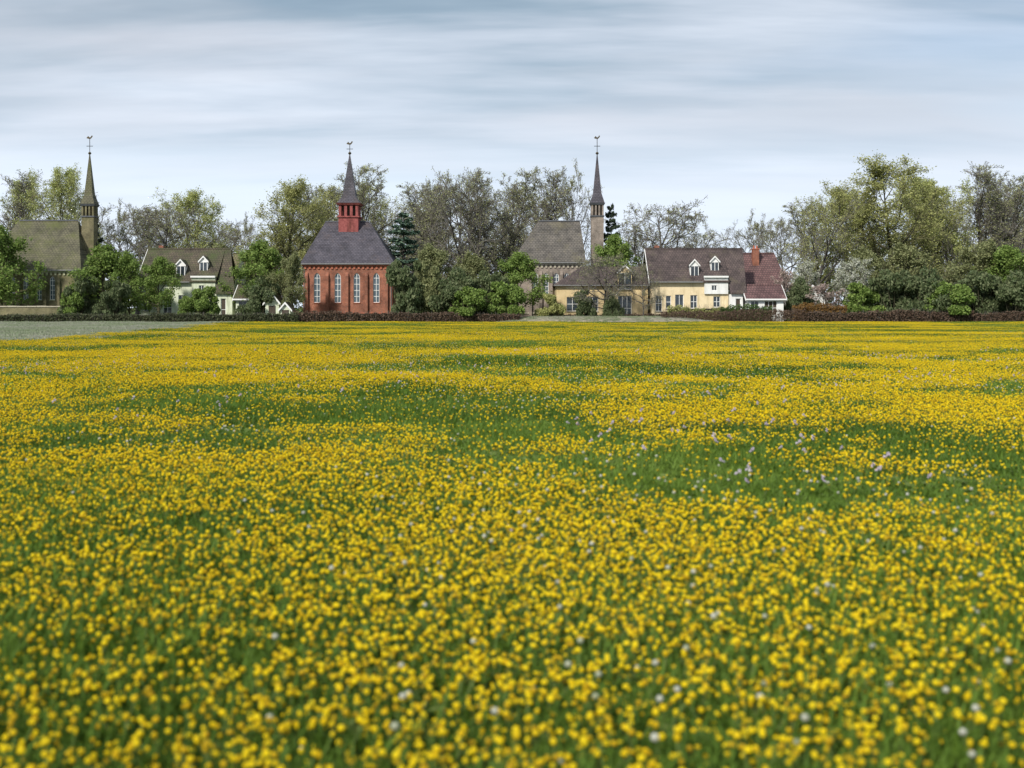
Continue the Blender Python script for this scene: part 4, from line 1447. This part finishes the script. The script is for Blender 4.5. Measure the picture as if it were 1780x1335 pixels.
def flower_cover(x, y):
    n = 0.42 * vnoise(x / 5.2, y / 4.6, 5) + 0.34 * vnoise(x / 1.9, y / 1.7, 6) + 0.24 * vnoise(x / 0.6, y / 0.6, 7)
    n = n - 0.13 * np.clip((y - 8) / 20, 0, 1) * np.clip(vnoise(x / 17 + 3, y / 7, 25) - 0.5, 0, 1) / 0.5 - 0.10 * np.clip((y - 50) / 60, 0, 1) * vnoise(x / 9, y / 4.5, 26)
    c = np.clip((n - 0.372) / 0.20, 0.07, 1.0)
    return c


def in_strip(x, y):
    return x < -23.2 - (y - 52) * 0.11 + 5.0 * (vnoise(x / 2.5, y / 4, 9) - 0.5) + 2.0 * (vnoise(x / 0.8, y / 1.2, 19) - 0.5)


def scatter(bands, rng, mask=None, side=0.50, margin=2.5):
    xs, ys = [], []
    for (y0, y1, dens) in bands:
        w1 = side * y1 + margin
        n = int(2 * w1 * (y1 - y0) * dens)
        x, y = rng.uniform(-w1, w1, n), rng.uniform(y0, y1, n)
        k = np.abs(x) < side * y + margin
        x, y = x[k], y[k]
        if mask is not None:
            k = rng.uniform(size=len(x)) < mask(x, y)
            x, y = x[k], y[k]
        xs.append(x); ys.append(y)
    return np.concatenate(xs), np.concatenate(ys)


def gn_scatter(name, pts, rot, scl, proto_obj, label, cat):
    me = bpy.data.meshes.new(name)
    me.vertices.add(len(pts))
    me.vertices.foreach_set('co', np.asarray(pts, np.float32).ravel())
    a = me.attributes.new('rot', 'FLOAT_VECTOR', 'POINT')
    a.data.foreach_set('vector', np.asarray(rot, np.float32).ravel())
    a = me.attributes.new('scl', 'FLOAT_VECTOR', 'POINT')
    a.data.foreach_set('vector', np.asarray(scl, np.float32).ravel())
    me.update()
    o = link(name, me)
    tag(o, label, cat, kind='stuff')
    ng = bpy.data.node_groups.new(name, 'GeometryNodeTree')
    ng.interface.new_socket('Geometry', in_out='INPUT', socket_type='NodeSocketGeometry')
    ng.interface.new_socket('Geometry', in_out='OUTPUT', socket_type='NodeSocketGeometry')
    nn, ll = ng.nodes, ng.links
    gi, go = nn.new('NodeGroupInput'), nn.new('NodeGroupOutput')
    m2p = nn.new('GeometryNodeMeshToPoints')
    iop = nn.new('GeometryNodeInstanceOnPoints')
    oi = nn.new('GeometryNodeObjectInfo')
    oi.inputs['Object'].default_value = proto_obj
    oi.inputs['As Instance'].default_value = True
    r = nn.new('GeometryNodeInputNamedAttribute'); r.data_type = 'FLOAT_VECTOR'; r.inputs['Name'].default_value = 'rot'
    s = nn.new('GeometryNodeInputNamedAttribute'); s.data_type = 'FLOAT_VECTOR'; s.inputs['Name'].default_value = 'scl'
    ll.new(gi.outputs[0], m2p.inputs['Mesh'])
    ll.new(m2p.outputs[0], iop.inputs['Points'])
    ll.new(oi.outputs['Geometry'], iop.inputs['Instance'])
    e2r = nn.new('FunctionNodeEulerToRotation')
    ll.new(r.outputs['Attribute'], e2r.inputs[0])
    ll.new(e2r.outputs[0], iop.inputs['Rotation'])
    ll.new(s.outputs['Attribute'], iop.inputs['Scale'])
    ll.new(iop.outputs[0], go.inputs[0])
    md = o.modifiers.new('scatter', 'NODES')
    md.node_group = ng
    return o


PETAL = mat_leaf('dandelion petals', [(0.78, 0.56, 0.006), (0.84, 0.65, 0.010), (0.80, 0.61, 0.008), (0.70, 0.48, 0.006), (0.48, 0.31, 0.01)], 0.3, inst=True)
STEM = mat_leaf('dandelion stalk', [(0.10, 0.17, 0.04), (0.16, 0.20, 0.06)], 0.2, inst=True)
BLADE = mat_leaf('grass blades', [(0.05, 0.10, 0.012), (0.085, 0.155, 0.018), (0.14, 0.225, 0.03), (0.22, 0.31, 0.065)], 0.35, inst=True)
BROAD = mat_leaf('dandelion leaves', [(0.10, 0.15, 0.03), (0.15, 0.20, 0.045), (0.20, 0.25, 0.08)], 0.3, inst=True)
CLOCK = mat_leaf('seed heads', [(0.42, 0.43, 0.34), (0.55, 0.55, 0.47), (0.36, 0.39, 0.25)], 0.3, inst=True)
LILAC = mat_leaf('lilac petals', [(0.50, 0.42, 0.52), (0.62, 0.56, 0.64)], 0.3, inst=True)


def head_geo(r=0.0122, n=11, z=0.0, seed=1):
    """composite flower head: two frilled rings of ray florets over a domed middle"""
    rng = np.random.default_rng(seed)
    v, f = [(0, 0, z + 0.010)], []
    rings = [(0.42, 0.012, 0), (0.78, 0.010, 0.5), (1.0, 0.002, 0)]
    for (k, hh, o) in rings:
        for i in range(n):
            a = 6.2832 * (i + o) / n
            rr = r * k * (rng.uniform(0.84, 1.14) if k > 0.6 else 1)
            v.append((rr * math.cos(a), rr * math.sin(a), z + hh + rng.uniform(-0.003, 0.003)))
    for i in range(n):
        j = (i + 1) % n
        f.append((0, 1 + i, 1 + j))
        f.append((1 + i, 1 + n + i, 1 + j))
        f.append((1 + n + i, 1 + n + j, 1 + j))
        f.append((1 + n + i, 1 + 2 * n + j, 1 + n + j))
        f.append((1 + n + i, 1 + 2 * n + i, 1 + 2 * n + j))
    b = len(v)
    v.append((0, 0, z - 0.012))
    for i in range(n):
        f.append((b, 1 + 2 * n + (i + 1) % n, 1 + 2 * n + i))
    return v, f


def stem_geo(z, r=0.0028, bend=0.02):
    v, f = tube_mesh([[0, 0, -0.03, r * 1.2, bend, 0, z * 0.5, r], [bend, 0, z * 0.5, r, 0, 0, z - 0.008, r]], 3)
    return [tuple(p) for p in v], [tuple(int(i) for i in q) for q in f]


def obj_unlinked(name, parts, mats):
    v, f, mi = [], [], []
    for k, (pv, pf) in enumerate(parts):
        b = len(v)
        v += list(pv)
        f += [tuple(b + i for i in q) for q in pf]
        mi += [k] * len(pf)
    me = bpy.data.meshes.new(name)
    me.from_pydata(v, [], f)
    for m in mats:
        me.materials.append(m)
    me.polygons.foreach_set('material_index', mi)
    me.update()
    return bpy.data.objects.new(name, me)


FH = 0.17
dandelion_proto = obj_unlinked('dandelion_plant', [head_geo(z=FH), stem_geo(FH)], [PETAL, STEM])


def grass_tuft(seed, n=16, h=0.17, spread=0.09, w=0.006):
    rng = np.random.default_rng(seed)
    v, f = [], []
    for _ in range(n):
        a, rr = rng.uniform(0, 6.283), spread * math.sqrt(rng.uniform())
        x, y = rr * math.cos(a), rr * math.sin(a)
        d = rng.uniform(0, 6.283)
        lean = rng.uniform(0.15, 0.75)
        hh = h * rng.uniform(0.5, 1.15)
        tx, ty = math.cos(d), math.sin(d)
        px, py = -ty * w * rng.uniform(0.6, 1.3), tx * w * rng.uniform(0.6, 1.3)
        b = len(v)
        m = (x + tx * hh * lean * 0.35, y + ty * hh * lean * 0.35, hh * 0.6)
        t = (x + tx * hh * lean, y + ty * hh * lean, hh * (1 - 0.25 * lean))
        v += [(x - px, y - py, -0.03), (x + px, y + py, -0.03), (m[0] + px * 0.8, m[1] + py * 0.8, m[2]), (m[0] - px * 0.8, m[1] - py * 0.8, m[2]), t]
        f += [(b, b + 1, b + 2, b + 3), (b + 3, b + 2, b + 4)]
    return v, f


def rosette(seed, n=9, L=0.14):
    rng = np.random.default_rng(seed)
    v, f = [], []
    for i in range(n):
        a = 6.283 * i / n + rng.uniform(-0.3, 0.3)
        l = L * rng.uniform(0.7, 1.25)
        w = l * 0.15
        c, s = math.cos(a), math.sin(a)
        e = rng.uniform(0.3, 1.0)
        b = len(v)
        for (t, ww, zz) in ((0.05, 0.4, 0.0), (0.45, 1.0, 0.28 * e), (0.8, 1.15, 0.42 * e), (1.0, 0.15, 0.38 * e)):
            for sg in (-1, 1):
                v.append((c * l * t - s * w * ww * sg, s * l * t + c * w * ww * sg, l * zz))
        for k in range(3):
            f.append((b + 2 * k, b + 2 * k + 1, b + 2 * k + 3, b + 2 * k + 2))
    return v, f


tuft_proto = obj_unlinked('grass_tuft', [grass_tuft(3)], [BLADE])
tuft_far_proto = obj_unlinked('grass_tuft_wide', [grass_tuft(4, 26, 0.16, 0.24, 0.014)], [BLADE])
DRY = mat_leaf('pale dry grass', [(0.34, 0.32, 0.29), (0.24, 0.30, 0.16), (0.38, 0.37, 0.31), (0.16, 0.27, 0.10)], 0.3, inst=True)
def drift(m):
    n, l = m.node_tree.nodes, m.node_tree.links
    oi = N(n, 'ShaderNodeObjectInfo')
    t = N(n, 'ShaderNodeTexNoise')
    t.inputs['Scale'].default_value = 0.12
    t.inputs['Detail'].default_value = 4
    l.new(oi.outputs['Location'], t.inputs['Vector'])
    r = [x for x in n if x.bl_idname == 'ShaderNodeValToRGB'][0]
    mr = N(n, 'ShaderNodeMapRange')
    mr.inputs['From Min'].default_value = 0.32
    mr.inputs['From Max'].default_value = 0.68
    l.new(t.outputs['Fac'], mr.inputs['Value'])
    mx = N(n, 'ShaderNodeMath', operation='MULTIPLY_ADD')
    l.new(mr.outputs[0], mx.inputs[0])
    mx.inputs[1].default_value = 0.7
    ad = N(n, 'ShaderNodeMath', operation='MULTIPLY')
    l.new(oi.outputs['Random'], ad.inputs[0])
    ad.inputs[1].default_value = 0.3
    l.new(ad.outputs[0], mx.inputs[2])
    l.new(mx.outputs[0], r.inputs[0])


drift(DRY)
drift(BLADE)
dry_proto = obj_unlinked('dry_tuft', [grass_tuft(6, 26, 0.2, 0.24, 0.014)], [DRY])
rosette_proto = obj_unlinked('dandelion_rosette', [rosette(5)], [BROAD])


def clock_geo(z, r=0.015):
    v, f = [], []
    n, m = 8, 5
    for j in range(m + 1):
        t = math.pi * j / m
        for i in range(n):
            a = 6.2832 * i / n
            v.append((r * math.sin(t) * math.cos(a), r * math.sin(t) * math.sin(a), z + r * math.cos(t)))
    for j in range(m):
        for i in range(n):
            k = (i + 1) % n
            f.append((j * n + i, (j + 1) * n + i, (j + 1) * n + k, j * n + k))
    return v, f


clock_proto = obj_unlinked('seed_head_plant', [clock_geo(0.2), stem_geo(0.2)], [CLOCK, STEM])


def lilac_geo():
    rng = np.random.default_rng(8)
    v, f = [], []
    for k in range(9):
        c = np.array([rng.normal() * 0.012, rng.normal() * 0.012, 0.21 + k * 0.006])
        hv, hf = head_geo(0.009, 5, 0, 10 + k)
        b = len(v)
        v += [tuple(np.array(p) + c) for p in hv]
        f += [tuple(b + i for i in q) for q in hf]
    return v, f


lilac_proto = obj_unlinked('cuckoo_flower_plant', [lilac_geo(), stem_geo(0.22)], [LILAC, STEM])


def meadow():
    rng = np.random.default_rng(2024)
    END = 133.5
    ok = lambda x, y: np.where(in_strip(x, y), 0.0, 1.0)
    # open dandelions
    def fm(x, y):
        base = flower_cover(x, y)
        near = np.clip((y - 5) / 22.0, 0, 1)
        edge = np.clip((END - y) / 1.5, 0, 1)
        return ok(x, y) * base * (0.85 + 0.15 * near) * edge
    x, y = scatter([(2.4, 14, 600), (14, 28, 600), (28, 45, 400), (45, 75, 240), (75, END, 130)], rng, fm)
    n = len(x)
    order = np.argsort(np.where((np.abs(x) < 0.44 * y) & (y > 4.35) & (flower_cover(x, y) > 0.0), y, 1e9))
    pick = order[:300]
    h = rng.uniform(0.42, 1.2, n)
    sc_ = 0.45 + 0.85 * rng.beta(2.2, 1.6, n)
    z = gz(x, y)
    tilt = rng.normal(size=(n, 2)) * 0.28
    rot = np.stack([tilt[:, 0], tilt[:, 1], rng.uniform(0, 6.283, n)], -1)
    scl = np.stack([sc_, sc_, h], -1)
    pts = np.stack([x, y, z], -1)
    keep = np.ones(n, bool)
    keep[pick] = False
    gn_scatter('dandelion_meadow', pts[keep], rot[keep], scl[keep], dandelion_proto, 'yellow dandelions covering the field up to the hedges', 'flowers')
    # the nearest ones, one by one
    hv, hf = head_geo(z=0.0)
    hm = bpy.data.meshes.new('flower_head'); hm.from_pydata(hv, [], hf); hm.materials.append(PETAL)
    sv, sf = stem_geo(FH)
    sm = bpy.data.meshes.new('stalk'); sm.from_pydata(sv, [], sf); sm.materials.append(STEM)
    for i in pick:
        o = empty('dandelion', tuple(pts[i]), 'yellow dandelion in the nearest rows along the bottom of the photo', 'flower', 'nearest dandelions of the field')
        o.rotation_euler = tuple(rot[i]); o.scale = tuple(scl[i])
        a = bpy.data.objects.new('flower_head', hm); COL.objects.link(a); a.parent = o; a.location = (0, 0, FH)
        b = bpy.data.objects.new('stalk', sm); COL.objects.link(b); b.parent = o
    # grass between the flowers
    def gm(x, y):
        return ok(x, y) * np.clip((END + 0.8 - y) / 1.0, 0, 1)
    x, y = scatter([(2.4, 9, 210), (9, 16, 130), (16, 28, 60)], rng, gm)
    n = len(x)
    s = rng.uniform(0.7, 1.3, n)
    hs = s * (0.65 + 0.7 * vnoise(x / 2.2, y / 2.6, 15))
    gn_scatter('meadow_grass', np.stack([x, y, gz(x, y)], -1), np.stack([np.zeros(n), np.zeros(n), rng.uniform(0, 6.283, n)], -1),
               np.stack([s, s, hs], -1), tuft_proto, 'green grass between the dandelions in the near field', 'grass')
    x, y = scatter([(22, 45, 15), (45, 80, 8), (80, END + 1.0, 5)], rng, gm)
    n = len(x)
    s = rng.uniform(0.8, 1.4, n)
    hs = s * (0.6 + 0.6 * vnoise(x / 5, y / 6, 15))
    gn_scatter('meadow_grass', np.stack([x, y, gz(x, y)], -1), np.stack([np.zeros(n), np.zeros(n), rng.uniform(0, 6.283, n)], -1),
               np.stack([s, s, hs], -1), tuft_far_proto, 'green grass between the dandelions in the far field', 'grass')
    x, y = scatter([(2.4, 14, 26), (14, 26, 12)], rng, ok)
    n = len(x)
    s = rng.uniform(0.8, 1.5, n)
    gn_scatter('dandelion_leaves', np.stack([x, y, gz(x, y)], -1), np.stack([np.zeros(n), np.zeros(n), rng.uniform(0, 6.283, n)], -1),
               np.stack([s, s, s], -1), rosette_proto, 'toothed dandelion leaves low in the near grass', 'leaves')
    sm_ = lambda x, y: np.where(in_strip(x, y), 1.0, 0.0)
    x, y = scatter([(30, 60, 26), (60, 100, 16), (100, 136, 12)], rng, sm_)
    n = len(x)
    s = rng.uniform(0.6, 1.5, n)
    gn_scatter('verge_grass', np.stack([x, y, gz(x, y)], -1), np.stack([np.zeros(n), np.zeros(n), rng.uniform(0, 6.283, n)], -1),
               np.stack([s, s, s * (0.5 + 0.5 * vnoise(x / 3, y / 6, 44))], -1), dry_proto, 'pale grey green grass of the flowerless strip at far left', 'grass')
    # dry grass on the banks
    bx, by_, bz = [], [], []
    for (p0, p1, h) in BANKS:
        m = int((X(p1, 137) - X(p0, 137)) * 90)
        xx, yy = rng.uniform(X(p0, 137), X(p1, 137), m), rng.uniform(134.3, 142, m)
        bx.append(xx); by_.append(yy); bz.append(bank_z(xx, yy, p0, p1, h))
    x, y, z = np.concatenate(bx), np.concatenate(by_), np.concatenate(bz)
    n = len(x)
    s = rng.uniform(0.5, 1.1, n)
    gn_scatter('bank_grass', np.stack([x, y, z], -1), np.stack([np.zeros(n), np.zeros(n), rng.uniform(0, 6.283, n)], -1),
               np.stack([s, s, s * 0.8], -1), dry_proto, 'dry pale grass on the low banks before the gardens', 'grass')
    # seed heads and cuckoo flowers, in loose drifts
    cm = lambda x, y: ok(x, y) * np.clip((vnoise(x / 4, y / 5, 21) - 0.35) / 0.3, 0.08, 1)
    x, y = scatter([(2.4, 16, 6), (16, 40, 5), (40, 80, 2)], rng, cm)
    n = len(x)
    s = rng.uniform(0.75, 1.1, n)
    gn_scatter('seed_heads', np.stack([x, y, gz(x, y)], -1), np.stack([rng.normal(size=n) * .15, rng.normal(size=n) * .15, rng.uniform(0, 6.283, n)], -1),
               np.stack([s, s, s * 0.9], -1), clock_proto, 'pale round dandelion seed heads dotted over the field', 'seed heads')
    lm = lambda x, y: ok(x, y) * np.clip((vnoise(x / 3, y / 4, 31) - 0.6) / 0.2, 0.0, 1)
    x, y = scatter([(2.4, 16, 3), (16, 45, 1)], rng, lm)
    n = len(x)
    s = rng.uniform(0.8, 1.2, n)
    gn_scatter('cuckoo_flowers', np.stack([x, y, gz(x, y)], -1), np.stack([rng.normal(size=n) * .15, rng.normal(size=n) * .15, rng.uniform(0, 6.283, n)], -1),
               np.stack([s, s, s * 0.85], -1), lilac_proto, 'small pale lilac flowers in loose drifts among the dandelions', 'flowers')


meadow()
